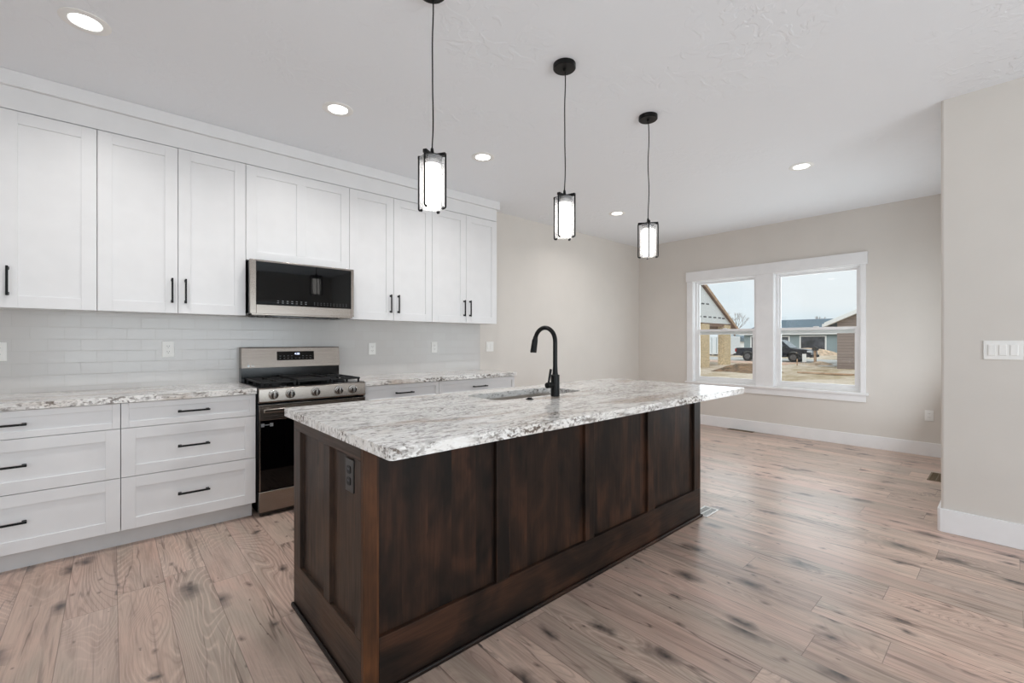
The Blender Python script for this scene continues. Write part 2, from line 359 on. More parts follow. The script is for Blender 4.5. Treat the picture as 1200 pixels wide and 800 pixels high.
def sphere(bm, c, r, seg=12):
    g = bmesh.ops.create_uvsphere(bm, u_segments=seg, v_segments=max(6, seg // 2), radius=r, matrix=Matrix.Translation(c))
    for v in g['verts']:
        for f in v.link_faces: f.smooth = True
def lathe(bm, prof, c=(0, 0, 0), n=40):
    """prof: list of (r, z)"""
    rings = []
    for r, z in prof:
        rings.append([bm.verts.new((c[0] + r * math.cos(2 * PI * k / n), c[1] + r * math.sin(2 * PI * k / n), c[2] + z)) for k in range(n)])
    for a, b in zip(rings, rings[1:]):
        for k in range(n):
            f = bm.faces.new((a[k], a[(k + 1) % n], b[(k + 1) % n], b[k])); f.smooth = True
    return rings
def rrect(x0, x1, y0, y1, r, n=6):
    pts = []
    for cx, cy, a0 in ((x1 - r, y1 - r, 0), (x0 + r, y1 - r, 90), (x0 + r, y0 + r, 180), (x1 - r, y0 + r, 270)):
        for i in range(n + 1):
            a = math.radians(a0 + 90 * i / n); pts.append((cx + r * math.cos(a), cy + r * math.sin(a)))
    return pts
def prism(bm, outer, z0, z1, holes=()):
    loops = [outer] + list(holes); edges = []; tops = []
    for lp in loops:
        vs = [bm.verts.new((x, y, z1)) for x, y in lp]; tops.append(vs)
        edges += [bm.edges.new((vs[i], vs[(i + 1) % len(vs)])) for i in range(len(vs))]
    r = bmesh.ops.triangle_fill(bm, edges=edges, use_beauty=True, use_dissolve=False)
    faces = [g for g in r['geom'] if isinstance(g, bmesh.types.BMFace)]
    mp = {}
    for vs in tops:
        for v in vs: mp[v] = bm.verts.new((v.co.x, v.co.y, z0))
    for f in faces: bm.faces.new([mp[v] for v in reversed(f.verts)])
    for vs in tops:
        for i in range(len(vs)):
            a, b = vs[i], vs[(i + 1) % len(vs)]; bm.faces.new((a, b, mp[b], mp[a]))
def extrude_poly(bm, pts3, vec):
    A = [bm.verts.new(p) for p in pts3]; B = [bm.verts.new(Vector(p) + Vector(vec)) for p in pts3]
    bm.faces.new(A); bm.faces.new(B[::-1])
    for i in range(len(A)):
        j = (i + 1) % len(A); bm.faces.new((A[i], B[i], B[j], A[j]))
def obj(name, bm, mat, parent=None, bevel=0.0, seg=2):
    bmesh.ops.recalc_face_normals(bm, faces=bm.faces[:])
    org = Vector((0, 0, 0))
    if parent is not None:
        org = ORG.get(parent.name, Vector((0, 0, 0)))
        bmesh.ops.translate(bm, verts=bm.verts[:], vec=-org)
    me = bpy.data.meshes.new(name); bm.to_mesh(me); bm.free()
    me.materials.append(M[mat] if isinstance(mat, str) else mat)
    try: me.set_sharp_from_angle(angle=math.radians(38))
    except Exception: pass
    o = bpy.data.objects.new(name, me); COL.objects.link(o)
    if parent is not None: o.parent = parent
    ORG[o.name] = org
    if bevel:
        md = o.modifiers.new('bevel', 'BEVEL'); md.width = bevel; md.segments = seg; md.limit_method = 'ANGLE'; md.angle_limit = math.radians(40)
    return o
def tag(o, label, cat, group=None):
    o['label'] = label; o['category'] = cat
    if group: o['group'] = group
    return o
def thing(name, label, cat, loc=(0, 0, 0), rotz=0, group=None):
    o = bpy.data.objects.new(name, None); COL.objects.link(o); o.location = loc; o.rotation_euler = (0, 0, rotz)
    o.empty_display_size = 0.1; ORG[o.name] = Vector(loc)
    return tag(o, label, cat, group)
def struct(name, bm, mat, parent=None, bevel=0.0):
    o = obj(name, bm, mat, parent, bevel)
    if parent is None: o['kind'] = 'structure'
    return o
def dup(root, loc, rotz, label):
    r = root.copy(); COL.objects.link(r); r.location = loc; r.rotation_euler = (0, 0, rotz); r['label'] = label
    def rec(src, dst):
        for ch in list(src.children):
            if ch.parent is not src: continue
            c = ch.copy(); COL.objects.link(c); c.parent = dst; rec(ch, c)
    rec(root, r)
    return r
def text_obj(name, s, size, loc, rot, mat, parent, ext=0.0006):
    cu = bpy.data.curves.new(name, 'FONT'); cu.body = s; cu.size = size; cu.extrude = ext; cu.align_x = 'CENTER'; cu.align_y = 'CENTER'
    t = bpy.data.objects.new(name, cu); COL.objects.link(t)
    dg = bpy.context.evaluated_depsgraph_get()
    me = bpy.data.meshes.new_from_object(t.evaluated_get(dg)); bpy.data.objects.remove(t)
    me.materials.clear(); me.materials.append(M[mat])
    o = bpy.data.objects.new(name, me); COL.objects.link(o); o.parent = parent
    o.location = Vector(loc) - ORG[parent.name]; o.rotation_euler = rot
    return o

# ------------------------------------------------------------------ room shell
ZC = 2.8228; YW = 4.19; XF = 6.61; XR = 4.06; YR = 0.315; XL = -2.7; YB = -3.7
struct('floor', BX(XL - .15, XF + .16, YB - .15, YW + .15, -0.12, 0), 'floor')
struct('ceiling', BX(XL - .15, XF + .16, YB - .15, YW + .15, ZC, ZC + .12), 'ceiling')
struct('wall_back', BX(XL - .15, XF + .16, YW, YW + .15, 0, ZC), 'wall')
bm = bmesh.new()                                  # far wall with the two window openings
WY = [(1.192, 2.139), (2.346, 3.253)]; WZ0, WZ1 = 0.64, 2.155
bx(bm, XF, XF + .16, YR - .3, YW, 0, WZ0); bx(bm, XF, XF + .16, YR - .3, YW, WZ1, ZC)
bx(bm, XF, XF + .16, YR - .3, WY[0][0], WZ0, WZ1); bx(bm, XF, XF + .16, WY[0][1], WY[1][0], WZ0, WZ1); bx(bm, XF, XF + .16, WY[1][1], YW, WZ0, WZ1)
struct('wall_far', bm, 'wall')
bm = bmesh.new(); r = 0.018                        # projecting wall on the right, bullnose corner
DX0, DX1, DH = 4.60, 6.32, 2.05                    # glazed patio door added in the return to let in light, out of sight
prism(bm, [(XR, YB - .15)] + [(XR + r - r * math.cos(a), YR - r + r * math.sin(a)) for a in [i * PI / 12 for i in range(7)]] + [(DX0, YR), (DX0, YR - .16), (XR + .16, YR - .16), (XR + .16, YB - .15)], 0, ZC)
struct('wall_right', bm, 'wall')
bm = bmesh.new(); bx(bm, DX0, DX1, YR - .16, YR, DH, ZC); bx(bm, DX1, XF, YR - .16, YR, 0, ZC)
struct('wall_return', bm, 'wall')
bm = bmesh.new()
for x in (DX0, (DX0 + DX1) / 2 - .03, DX1 - .06): bx(bm, x, x + .06, YR - .12, YR - .06, 0, DH)
bx(bm, DX0, DX1, YR - .12, YR - .06, DH - .06, DH); bx(bm, DX0, DX1, YR - .12, YR - .06, 0, .07)
dr1 = struct('added_door_return', bm, 'trim'); obj('pane', BX(DX0 + .06, DX1 - .06, YR - .095, YR - .088, .07, DH - .06), 'glass', dr1)  # invented door, put in as a way for light to enter
bm = bmesh.new()
bx(bm, XL - .15, XL, YB, -1.9, 0, ZC); bx(bm, XL - .15, XL, 0.7, YW, 0, ZC); bx(bm, XL - .15, XL, -1.9, 0.7, 0, .35); bx(bm, XL - .15, XL, -1.9, 0.7, 2.25, ZC)
struct('wall_left', bm, 'wall')
bm = bmesh.new()
bx(bm, XL - .15, -0.9, YB - .15, YB, 0, ZC); bx(bm, 3.3, XR, YB - .15, YB, 0, ZC); bx(bm, -0.9, 3.3, YB - .15, YB, 2.2, ZC)
struct('wall_front', bm, 'wall')
# unseen glazed openings added behind the viewpoint and at left to let light in
bm = bmesh.new()
for x in (-0.9, 0.47, 1.87, 3.24): bx(bm, x, x + .06, YB - .1, YB - .04, 0, 2.2)
bx(bm, -0.9, 3.3, YB - .1, YB - .04, 2.14, 2.2); bx(bm, -0.9, 3.3, YB - .1, YB - .04, 0, .06)
w3 = struct('window_3', bm, 'trim'); obj('pane', BX(-.84, 3.24, YB - .08, YB - .072, .06, 2.14), 'glass', w3)
bm = bmesh.new()
for y in (-1.9, -0.63, 0.64): bx(bm, XL - .1, XL - .04, y, y + .06, .35, 2.25)
bx(bm, XL - .1, XL - .04, -1.9, .7, 2.19, 2.25); bx(bm, XL - .1, XL - .04, -1.9, .7, .35, .41)
w4 = struct('window_4', bm, 'trim'); obj('pane', BX(XL - .08, XL - .072, -1.84, .64, .41, 2.19), 'glass', w4)
# baseboards
BH = 0.146
struct('baseboard_far', BX(XF - .016, XF, YR, YW, 0, BH), 'trim', bevel=.003)
struct('baseboard_back', BX(3.25, XF - .016, YW - .016, YW, 0, BH), 'trim', bevel=.003)
bm = bmesh.new()
t = .016; prism(bm, [(XR - t, YB), (XR, YB), (XR, YR), (DX0 - .02, YR), (DX0 - .02, YR + t), (XR - t + .012, YR + t), (XR - t, YR + t - .012)], 0, .151)
struct('baseboard_right', bm, 'trim', bevel=.003)
# window pair
for i, (y0, y1) in enumerate(WY[::-1]):
    a, b = XF + .055, XF + .115
    bm = bmesh.new(); fw = .042
    bx(bm, a, b, y0, y0 + fw, WZ0, WZ1); bx(bm, a, b, y1 - fw, y1, WZ0, WZ1)
    bx(bm, a, b, y0 + fw, y1 - fw, WZ0, WZ0 + fw); bx(bm, a, b, y0 + fw, y1 - fw, WZ1 - fw * .6, WZ1)
    w = struct('window_%d' % (i + 1), bm, 'trim')
    def sash(nm, xa, xb, z0, z1, s=.034, bot=None):
        bm = bmesh.new(); bot = bot or s
        bx(bm, xa, xb, y0 + fw, y0 + fw + s, z0, z1); bx(bm, xa, xb, y1 - fw - s, y1 - fw, z0, z1)
        bx(bm, xa, xb, y0 + fw + s, y1 - fw - s, z0, z0 + bot); bx(bm, xa, xb, y0 + fw + s, y1 - fw - s, z1 - s, z1)
        o = obj(nm, bm, 'trim', w, .002)
        xm = (xa + xb) / 2
        obj('pane', BX(xm - .003, xm + .003, y0 + fw + s - .002, y1 - fw - s + .002, z0 + bot - .002, z1 - s + .002), 'glass', o)
        return o
    sash('upper_sash', a + .031, b - .004, 1.346, WZ1 - .0255, .022, .079)
    lo = sash('lower_sash', a + .004, a + .030, WZ0 + .0425, 1.425)
    obj('latch', BX(a - .008, a + .006, (y0 + y1) / 2 - .03, (y0 + y1) / 2 + .03, 1.425, 1.437), 'trim', w, .002)
    # jamb liner
    bm = bmesh.new()
    bx(bm, XF, a, y0, y0 + .012, WZ0, WZ1); bx(bm, XF, a, y1 - .012, y1, WZ0, WZ1); bx(bm, XF, a, y0 + .012, y1 - .012, WZ1 - .012, WZ1)
    obj('jamb', bm, 'trim', w)
struct('trim_1', BX(XF - .028, XF, 1.132, 3.352, WZ1, 2.300), 'trim', bevel=.003)         # head casing
struct('trim_2', BX(XF - .020, XF, 3.253 - .006, 3.341, .638, WZ1), 'trim', bevel=.002)
struct('trim_3', BX(XF - .020, XF, 1.148, 1.192 + .006, .638, WZ1), 'trim', bevel=.002)
struct('trim_4', BX(XF - .020, XF, 2.139 - .006, 2.346 + .006, .638, WZ1), 'trim', bevel=.002)
struct('trim_5', BX(XF - .045, XF + .055, 1.125, 3.360, .610, .638), 'trim', bevel=.004)     # stool
struct('trim_6', BX(XF - .020, XF, 1.148, 3.341, .528, .610), 'trim', bevel=.002)            # apron

# ------------------------------------------------------------------ cabinet pieces
def shaker(x0, x1, z0, z1, yf, fr=.072, splits=(), th=.02, rec=.009):
    """a recessed-panel front facing -Y, front face at y = yf"""
    bm = bmesh.new()
    bx(bm, x0, x0 + fr, yf, yf + th, z0, z1); bx(bm, x1 - fr, x1, yf, yf + th, z0, z1)
    bx(bm, x0 + fr, x1 - fr, yf, yf + th, z0, z0 + fr); bx(bm, x0 + fr, x1 - fr, yf, yf + th, z1 - fr, z1)
    for s in splits: bx(bm, s - fr / 2, s + fr / 2, yf, yf + th, z0 + fr, z1 - fr)
    bx(bm, x0 + fr - .004, x1 - fr + .004, yf + rec, yf + th - .001, z0 + fr - .004, z1 - fr + .004)
    return bm
def pull(xc, zc, yf, length=.172, vertical=False):
    bm = bmesh.new(); h = length / 2; r = .0055
    if vertical:
        bx(bm, xc - r, xc + r, yf - .034, yf - .023, zc - h, zc + h)
        for s in (-1, 1):
            cz = zc + s * (h - .012); bx(bm, xc - r, xc + r, yf - .023, yf, cz - .006, cz + .006); bx(bm, xc - .007, xc + .007, yf - .004, yf, cz - .009, cz + .009)
    else:
        bx(bm, xc - h, xc + h, yf - .034, yf - .023, zc - r, zc + r)
        for s in (-1, 1):
            cx = xc + s * (h - .012); bx(bm, cx - .006, cx + .006, yf - .023, yf, zc - r, zc + r); bx(bm, cx - .009, cx + .009, yf - .004, yf, zc - .007, zc + .007)
    return bm
YU = 3.902; ZU0, ZU1 = 1.4413, 2.5991; g = .0018
def upper(name_label, x0, x1, doors, z0=ZU0, group=None, handles=()):
    t = thing('wall_cabinet', name_label, 'cabinet', ((x0 + x1) / 2, YW - .01, z0), 0, 'white wall cabinets')
    obj('cabinet_body', BX(x0 + .001, x1 - .001, YU + .021, YW - .002, z0 + .002, ZU1 + .004), 'cab', t)
    for (a, b, sp, hx) in doors:
        d = obj('door', shaker(a + g, b - g, z0, ZU1 - .002, YU, splits=sp), 'cab', t, .0012)
        if hx is not None: obj('handle', pull(hx, 1.597, YU, vertical=True), 'black', d, .0015)
    return t
upper('white two-door wall cabinet at the far left, cut off by the picture edge', -.905, -.072, [(-.905, -.489, (), -.523), (-.489, -.072, (), -.455)])
upper('white two-door wall cabinet touching the left side of the microwave', -.072, .761, [(-.072, .3447, (), .311), (.3447, .761, (), .387)])
upper('short white wall cabinet with twin panels and no handles, above the microwave', .761, 1.563, [(.761, 1.563, (1.162,), None)], z0=1.868)
upper('white two-door wall cabinet touching the right side of the microwave', 1.563, 2.406, [(1.563, 1.985, (), 1.951), (1.985, 2.406, (), 2.030)])
upper('white two-door wall cabinet at the right end of the upper row', 2.406, 3.2554, [(2.406, 2.8283, (), 2.798), (2.8283, 3.2554, (), 2.874)])
bm = bmesh.new()                                            # frieze and stepped crown, with a return at the right end
bx(bm, -.905, 3.2554, YU + .002, YW - .002, 2.603, 2.735)
bx(bm, -.905, 3.282, YU - .024, YW - .002, 2.7352, ZC - .0008)
cm = obj('crown_moulding', bm, 'cab', None, .0015); tag(cm, 'white crown moulding joining the wall cabinets to the ceiling', 'moulding')

YL = 3.563
def lower(label, x0, x1, fronts, te=0):
    t = thing('base_cabinet', label, 'cabinet', ((x0 + x1) / 2, YW - .3, 0), 0, 'white base cabinets')
    obj('cabinet_body', BX(x0 + .001, x1 - .001, YL + .021, YW - .002, .104, .876), 'cab', t)
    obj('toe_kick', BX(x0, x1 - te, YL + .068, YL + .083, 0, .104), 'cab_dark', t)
    for (kind, a, b, z0, z1, hs) in fronts:
        d = obj(kind, shaker(a + g, b - g, z0, z1, YL, fr=.066 if z1 - z0 > .2 else .036), 'cab', t, .0012)
        if kind == 'drawer': obj('handle', pull((a + b) / 2, hs, YL), 'black', d, .0015)
        else: obj('handle', pull(hs, .62, YL, vertical=True), 'black', d, .0015)
    return t
dr = lambda a, b: [('drawer', a, b, .722, .872, .797), ('drawer', a, b, .426, .718, .575), ('drawer', a, b, .107, .422, .271)]
lower('white three-drawer base cabinet at the left edge of the picture', -.896, .038, dr(-.896, .038))
lower('white three-drawer base cabinet touching the left side of the range', .038, .757, dr(.038, .757), .012)
lower('white base cabinet with a top drawer, touching the right side of the range', 1.552, 2.272, [('drawer', 1.552, 2.272, .722, .872, .797), ('door', 1.552, 1.912, .107, .718, 1.87), ('door', 1.912, 2.272, .107, .718, 1.955)])
lower('white base cabinet with a top drawer, at the right end of the lower row', 2.272, 3.222, [('drawer', 2.272, 3.222, .722, .872, .797), ('door', 2.272, 2.747, .107, .718, 2.705), ('door', 2.747, 3.222, .107, .718, 2.79)])
def counter(label, x0, x1):
    bm = bmesh.new(); prism(bm, rrect(x0, x1, 3.541, YW - .001, .004, 2), .876, .914)
    return tag(obj('countertop', bm, 'granite', None, .004, 3), label, 'countertop')
counter('speckled granite wall countertop left of the range', -.91, .760)
counter('speckled granite wall countertop right of the range', 1.550, 3.238)
tag(obj('tile_backsplash', BX(-.91, 3.231, YW - .009, YW - .0003, .914, ZU0 + .003), 'splash'), 'glossy white subway tile backsplash between counters and wall cabinets', 'backsplash')

# ------------------------------------------------------------------ outlets and switches
def outlet(label, x, z, y=YW - .009, kind='outlet'):
    t = thing('wall_' + kind, label, kind, (x, y, z), 0)
    obj('cover_plate', BX(x - .036, x + .036, y - .006, y, z - .058, z + .058), 'plate', t, .0025)
    if kind == 'outlet':
        for s in (-1, 1):
            bm = bmesh.new(); zc = z + s * .02
            prism_pts = rrect(-.0165, .0165, -.0145, .0145, .008, 4)
            A = [(x + px, y - .006, zc + pz) for px, pz in prism_pts]; extrude_poly(bm, A, (0, -.0025, 0))
            sk = obj('socket', bm, 'plate', t)
            bm = bmesh.new()
            for dx in (-.006, .006): bx(bm, x + dx - .001, x + dx + .001, y - .0092, y - .0085, zc - .001, zc + .007)
            cyl(bm, (x, y - .0092, zc - .008), (x, y - .0085, zc - .008), .0022, n=10)
            obj('slots', bm, 'slot', sk)
    else:
        obj('rocker', BX(x - .017, x + .017, y - .010, y - .005, z - .033, z + .033), 'plate', t, .002)
    return t
outlet('white duplex outlet on the backsplash left of the range', .310, 1.186)
outlet('white outlet on the backsplash cut by the left edge of the picture', -.524, 1.180)
outlet('white duplex outlet on the backsplash just right of the range', 1.898, 1.172)
outlet('white outlet on the backsplash towards the right end of the tiles', 2.604, 1.180)
t = outlet('white double light switch on the painted wall right of the backsplash', 3.385, 1.182, YW, 'switch')
for ch in list(t.children):
    if ch.name.startswith('cover_plate'):
        ch.scale = (1.55, 1, 1)
    else:
        ch.location.x = -.023; r2 = ch.copy(); COL.objects.link(r2); r2.parent = t; r2.location.x = .023
# outlet on the far wall (faces -X)
def outlet_x(label, x, y, z):
    t = thing('wall_outlet', label, 'outlet', (x, y, z), -PI / 2)
    def loc(bm): return bm
    ORG[t.name] = Vector((0, 0, 0))
    obj('cover_plate', BX(-.036, .036, -.006, 0, -.058, .058), 'plate', t, .0025)
    for s in (-1, 1):
        bm = bmesh.new(); extrude_poly(bm, [(px, -.006, s * .02 + pz) for px, pz in rrect(-.0165, .0165, -.0145, .0145, .008, 4)], (0, -.0025, 0))
        sk = obj('socket', bm, 'plate', t)
        bm = bmesh.new()
        for dx in (-.006, .006): bx(bm, dx - .001, dx + .001, -.0092, -.0085, s * .02 - .001, s * .02 + .007)
        obj('slots', bm, 'slot', sk)
    return t
outlet_x('white duplex outlet low on the wall right of the window', XF, .603, .439)
# triple switch on the right wall (faces -X)
t = thing('light_switch', 'wide white triple rocker switch on the wall at the right edge', 'switch', (XR, .04, 1.19), -PI / 2); ORG[t.name] = Vector((0, 0, 0))
obj('cover_plate', BX(-.083, .083, -.007, 0, -.0585, .0585), 'plate', t, .003)
for k in (-1, 0, 1):
    obj('rocker', BX(k * .046 - .0165, k * .046 + .0165, -.0115, -.006, -.033, .033), 'plate', t, .002)

# ------------------------------------------------------------------ microwave
MX0, MX1, MY, MZ0, MZ1 = .766, 1.556, 3.79, 1.446, 1.862
t = thing('microwave', 'stainless over-the-range microwave with a black glass door', 'microwave', ((MX0 + MX1) / 2, MY + .2, MZ0))
obj('housing', BX(MX0 + .004, MX1 - .004, MY + .03, YW - .01, MZ0 + .012, MZ1), 'enamel', t, .003)
bm = bmesh.new()
bx(bm, MX0, MX0 + .042, MY, MY + .03, MZ0 + .008, MZ1); bx(bm, MX1 - .026, MX1, MY, MY + .03, MZ0 + .008, MZ1)
bx(bm, MX0 + .042, MX1 - .026, MY, MY + .03, MZ1 - .014, MZ1); bx(bm, MX0 + .042, MX1 - .026, MY, MY + .03, MZ0 + .008, MZ0 + .078)
door = obj('door', bm, 'steel', t, .002)
obj('door_glass', BX(MX0 + .040, MX1 - .024, MY - .0012, MY + .02, MZ0 + .076, MZ1 - .012), 'blackglass', door, .001)
for i in range(7):
    for r_ in (0, 1):
        x = MX0 + .185 + i * .034; z = MZ0 + .094 + r_ * .015; obj('key_mark', BX(x, x + .013, MY - .0018, MY - .0011, z, z + .0045), 'mark', door)
for i in range(11):
    for r_ in (0, 1):
        x = MX0 + .46 + i * .026; z = MZ0 + .094 + r_ * .015; obj('key_mark', BX(x, x + .006, MY - .0018, MY - .0011, z, z + .003), 'mark', door)
bm = bmesh.new(); A = [(MX0 + .01, MY + .004, MZ0 + .008), (MX1 - .01, MY + .004, MZ0 + .008), (MX1 - .05, MY + .06, MZ0 - .006), (MX1 - .05, MY + .33, MZ0 - .006), (MX0 + .05, MY + .33, MZ0 - .006), (MX0 + .05, MY + .06, MZ0 - .006)]
prism(bm, [(p[0], p[1]) for p in A], MZ0 - .004, MZ0 + .012); obj('bottom_tray', bm, 'steel', t, .003)
bm = bmesh.new(); extrude_poly(bm, [((MX0 + MX1) / 2 + .28 * px, MY + .055 + .045 * py, MZ0 - .010) for px, py in [(math.cos(i * PI / 12), math.sin(i * PI / 12)) for i in range(24)]], (0, 0, .007))
obj('lamp_cover', bm, 'enamel', t)
bm = bmesh.new()
for k in range(12): bx(bm, MX0 + .05 + k * .058, MX0 + .09 + k * .058, MY + .15, MY + .30, MZ0 - .007, MZ0 - .003)
obj('vent_grille', bm, 'ventdark', t)

# ------------------------------------------------------------------ gas range
RX0, RX1, RF, RB = .766, 1.546, 3.53, 4.175
t = thing('gas_range', 'stainless gas range with black cooktop and five front knobs', 'range', ((RX0 + RX1) / 2, 3.85, 0))
obj('body', BX(RX0, RX1, RF + .035, RB - .02, .03, .905), 'enamel', t, .003)
for x in (RX0 + .05, RX1 - .05):
    for y in (RF + .09, RB - .09):
        bm = bmesh.new(); cyl(bm, (x, y, 0), (x, y, .032), .018); obj('foot', bm, 'black', t)
bm = bmesh.new(); bx(bm, RX0, RX1, 4.10, RB, .905, 1.03); bg_ = obj('backguard_base', bm, 'enamel', t, .002)
bm = bmesh.new(); extrude_poly(bm, [(RX0, 4.082, 1.028), (RX0, 4.100, 1.190), (RX0, 4.108, 1.196), (RX0, RB, 1.196), (RX0, RB, 1.028)], (RX1 - RX0, 0, 0))
bk = obj('backguard', bm, 'steel', t, .002)
def on_bg(z): return 4.082 + (z - 1.028) * .018 / .162
bm = bmesh.new(); x0, x1, z0, z1 = 1.025, 1.322, 1.086, 1.160
extrude_poly(bm, [(x0, on_bg(z0) - .0015, z0), (x1, on_bg(z0) - .0015, z0), (x1, on_bg(z1) - .0015, z1), (x0, on_bg(z1) - .0015, z1)], (0, .006, 0))
dp = obj('display', bm, 'blackglass', bk, .0005)
text_obj('clock_digits', '4:08', .024, (1.183, on_bg(1.138) - .0028, 1.138), (PI / 2, 0, 0), 'digits', bk)
bm = bmesh.new()
for i in range(9):
    for r_ in (0, 1):
        x = 1.045 + i * .030; z = 1.100 + r_ * .02
        if 3 < i < 6 and r_ == 1: continue
        bx(bm, x, x + .012, on_bg(z) - .0022, on_bg(z) - .0014, z, z + .0028)
obj('display_marks', bm, 'mark', bk)
bm = bmesh.new(); cyl(bm, (.815, on_bg(1.046) - .002, 1.046), (.815, on_bg(1.046) + .001, 1.046), .0085); obj('emblem', bm, 'clearlens', bk)
text_obj('emblem_lettering', 'LG', .018, (.846, on_bg(1.046) - .0012, 1.046), (PI / 2, 0, 0), 'clearlens', bk)
# cooktop
bm = bmesh.new(); bx(bm, RX0 + .002, RX1 - .002, RF + .012, 4.10, .903, .917); obj('cooktop', bm, 'enamel', t, .004)
bm = bmesh.new()
for cx, cy, r_ in ((.915, 3.70, .043), (.915, 3.95, .036), (1.156, 3.83, .05), (1.397, 3.70, .043), (1.397, 3.95, .036)):
    b2 = bmesh.new(); lathe(b2, [(.001, .016), (r_ * .8, .016), (r_ * .8, .009), (r_, .009), (r_, 0.0)], (cx, cy, .917), 28)
    obj('burner', b2, 'iron', t)
bm.free()
def grate(x0, x1):
    bm = bmesh.new(); y0, y1, z0, z1 = 3.575, 4.075, .938, .951; w = .010
    bx(bm, x0, x1, y0, y0 + w, z0, z1); bx(bm, x0, x1, y1 - w, y1, z0, z1); bx(bm, x0, x0 + w, y0 + w, y1 - w, z0, z1); bx(bm, x1 - w, x1, y0 + w, y1 - w, z0, z1)
    ym = (y0 + y1) / 2; bx(bm, x0 + w, x1 - w, ym - w / 2, ym + w / 2, z0, z1)
    xm = (x0 + x1) / 2
    for yc in ((y0 + ym) / 2, (y1 + ym) / 2):
        bx(bm, x0 + w, xm - .028, yc - w / 2, yc + w / 2, z0, z1 + .003); bx(bm, xm + .028, x1 - w, yc - w / 2, yc + w / 2, z0, z1 + .003)
        bx(bm, xm - w / 2, xm + w / 2, yc + .028, yc + .115, z0, z1 + .003); bx(bm, xm - w / 2, xm + w / 2, yc - .115, yc - .028, z0, z1 + .003)
    for x in (x0 + .004, x1 - .018):
        for y in (y0 + .004, y1 - .018, ym - .007): bx(bm, x, x + .014, y, y + .014, .917, z0 + .001)
    return bm
obj('grate', grate(.792, 1.030), 'iron', t, .002); obj('grate', grate(1.282, 1.520), 'iron', t, .002)
bm = bmesh.new(); y0, y1 = 3.575, 4.075                    # centre griddle plate on its own grate
bx(bm, 1.036, 1.276, y0, y1, .938, .949)
for x in (1.036, 1.266): bx(bm, x, x + .010, y0 + .01, y1 - .01, .949, .963)
for y in (y0, y1 - .01): bx(bm, 1.036, 1.276, y, y + .010, .949, .963)
for x in (1.045, 1.255):
    for y in (y0 + .01, y1 - .024): bx(bm, x, x + .014, y, y + .014, .917, .939)
obj('griddle', bm, 'iron', t, .003)
# control panel: slightly bowed face
bm = bmesh.new(); extrude_poly(bm, [(RX0 + .002, RF + .012, .914), (RX0 + .002, RF, .905), (RX0 + .002, RF - .008, .815), (RX0 + .002, RF, .806), (RX0 + .002, RF + .06, .806), (RX0 + .002, RF + .06, .914)], (RX1 - RX0 - .004, 0, 0))
cp = obj('control_panel', bm, 'steel', t, .003)
for x in (.862, .974, 1.153, 1.326, 1.437):
    bm = bmesh.new(); yk = RF - .004
    cyl(bm, (x, yk, .862), (x, yk - .010, .861), .033, .033, 32); cyl(bm, (x, yk - .010, .861), (x, yk - .030, .859), .028, .026, 32)
    k = obj('knob', bm, 'chrome', t, .002)
    bm = bmesh.new(); bx(bm, x - .005, x + .005, yk - .040, yk - .030, .839, .880); obj('grip', bm, 'chrome', k, .002)
# oven door
bm = bmesh.new(); bx(bm, RX0 + .004, RX1 - .004, RF, RF + .035, .186, .790); od = obj('oven_door', bm, 'blackglass', t, .003)
obj('door_top_panel', BX(RX0 + .004, RX1 - .004, RF - .004, RF + .001, .684, .792), 'steel', od, .002)
obj('door_edge', BX(RX0 + .004, RX0 + .012, RF - .003, RF + .001, .186, .684), 'steel', od); obj('door_edge', BX(RX1 - .012, RX1 - .004, RF - .003, RF + .001, .186, .684), 'steel', od)
bm = bmesh.new(); bx(bm, RX0 + .022, RX1 - .022, RF - .062, RF - .040, .742, .770)
for x in (RX0 + .05, RX1 - .074): bx(bm, x, x + .024, RF - .042, RF - .003, .744, .768)
obj('handle', bm, 'steel', od, .006, )
bm = bmesh.new()
for x in (.782, .838): bx(bm, x, x + .022, RF - .0012, RF, .638, .662)
bx(bm, .806, .836, RF - .0012, RF, .648, .654)
obj('glass_sticker', bm, 'mark', od)
obj('storage_drawer', BX(RX0 + .004, RX1 - .004, RF - .002, RF + .035, .035, .178), 'steel', t, .003)
obj('kick_plate', BX(RX0 + .01, RX1 - .01, RF + .01, RF + .03, .012, .035), 'enamel', t)

# ------------------------------------------------------------------ island
IX0, IX1, IY0, IY1, IZ = .640, 3.115, 1.478, 2.262, .876
t = thing('kitchen_island', 'dark stained alder kitchen island with framed panels', 'island', ((IX0 + IX1) / 2, (IY0 + IY1) / 2, 0))
rc = .018
bm = bmesh.new(); bx(bm, IX0 + rc, IX1 - rc, IY0 + rc, IY1 - rc, .0, IZ - .0005)
bm2 = bmesh.new(); ins = rc + .02
bmesh.ops.delete(bm, geom=[f for f in bm.faces if f.normal.z > .9 or abs(f.calc_center_median().z - (IZ - .0005)) < 1e-4], context='FACES_ONLY')
obj('panel', bm, 'alder', t); bm2.free()
stiles = [(IX0, .697), (1.232, 1.306), (1.832, 1.906), (2.432, 2.511), (3.026, IX1)]
for i, (a, b) in enumerate(stiles):
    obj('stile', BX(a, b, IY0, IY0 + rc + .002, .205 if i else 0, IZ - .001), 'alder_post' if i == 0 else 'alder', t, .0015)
obj('bottom_rail', BX(.6975, IX1, IY0, IY0 + rc + .002, .0, .204), 'alder_h', t, .0015)
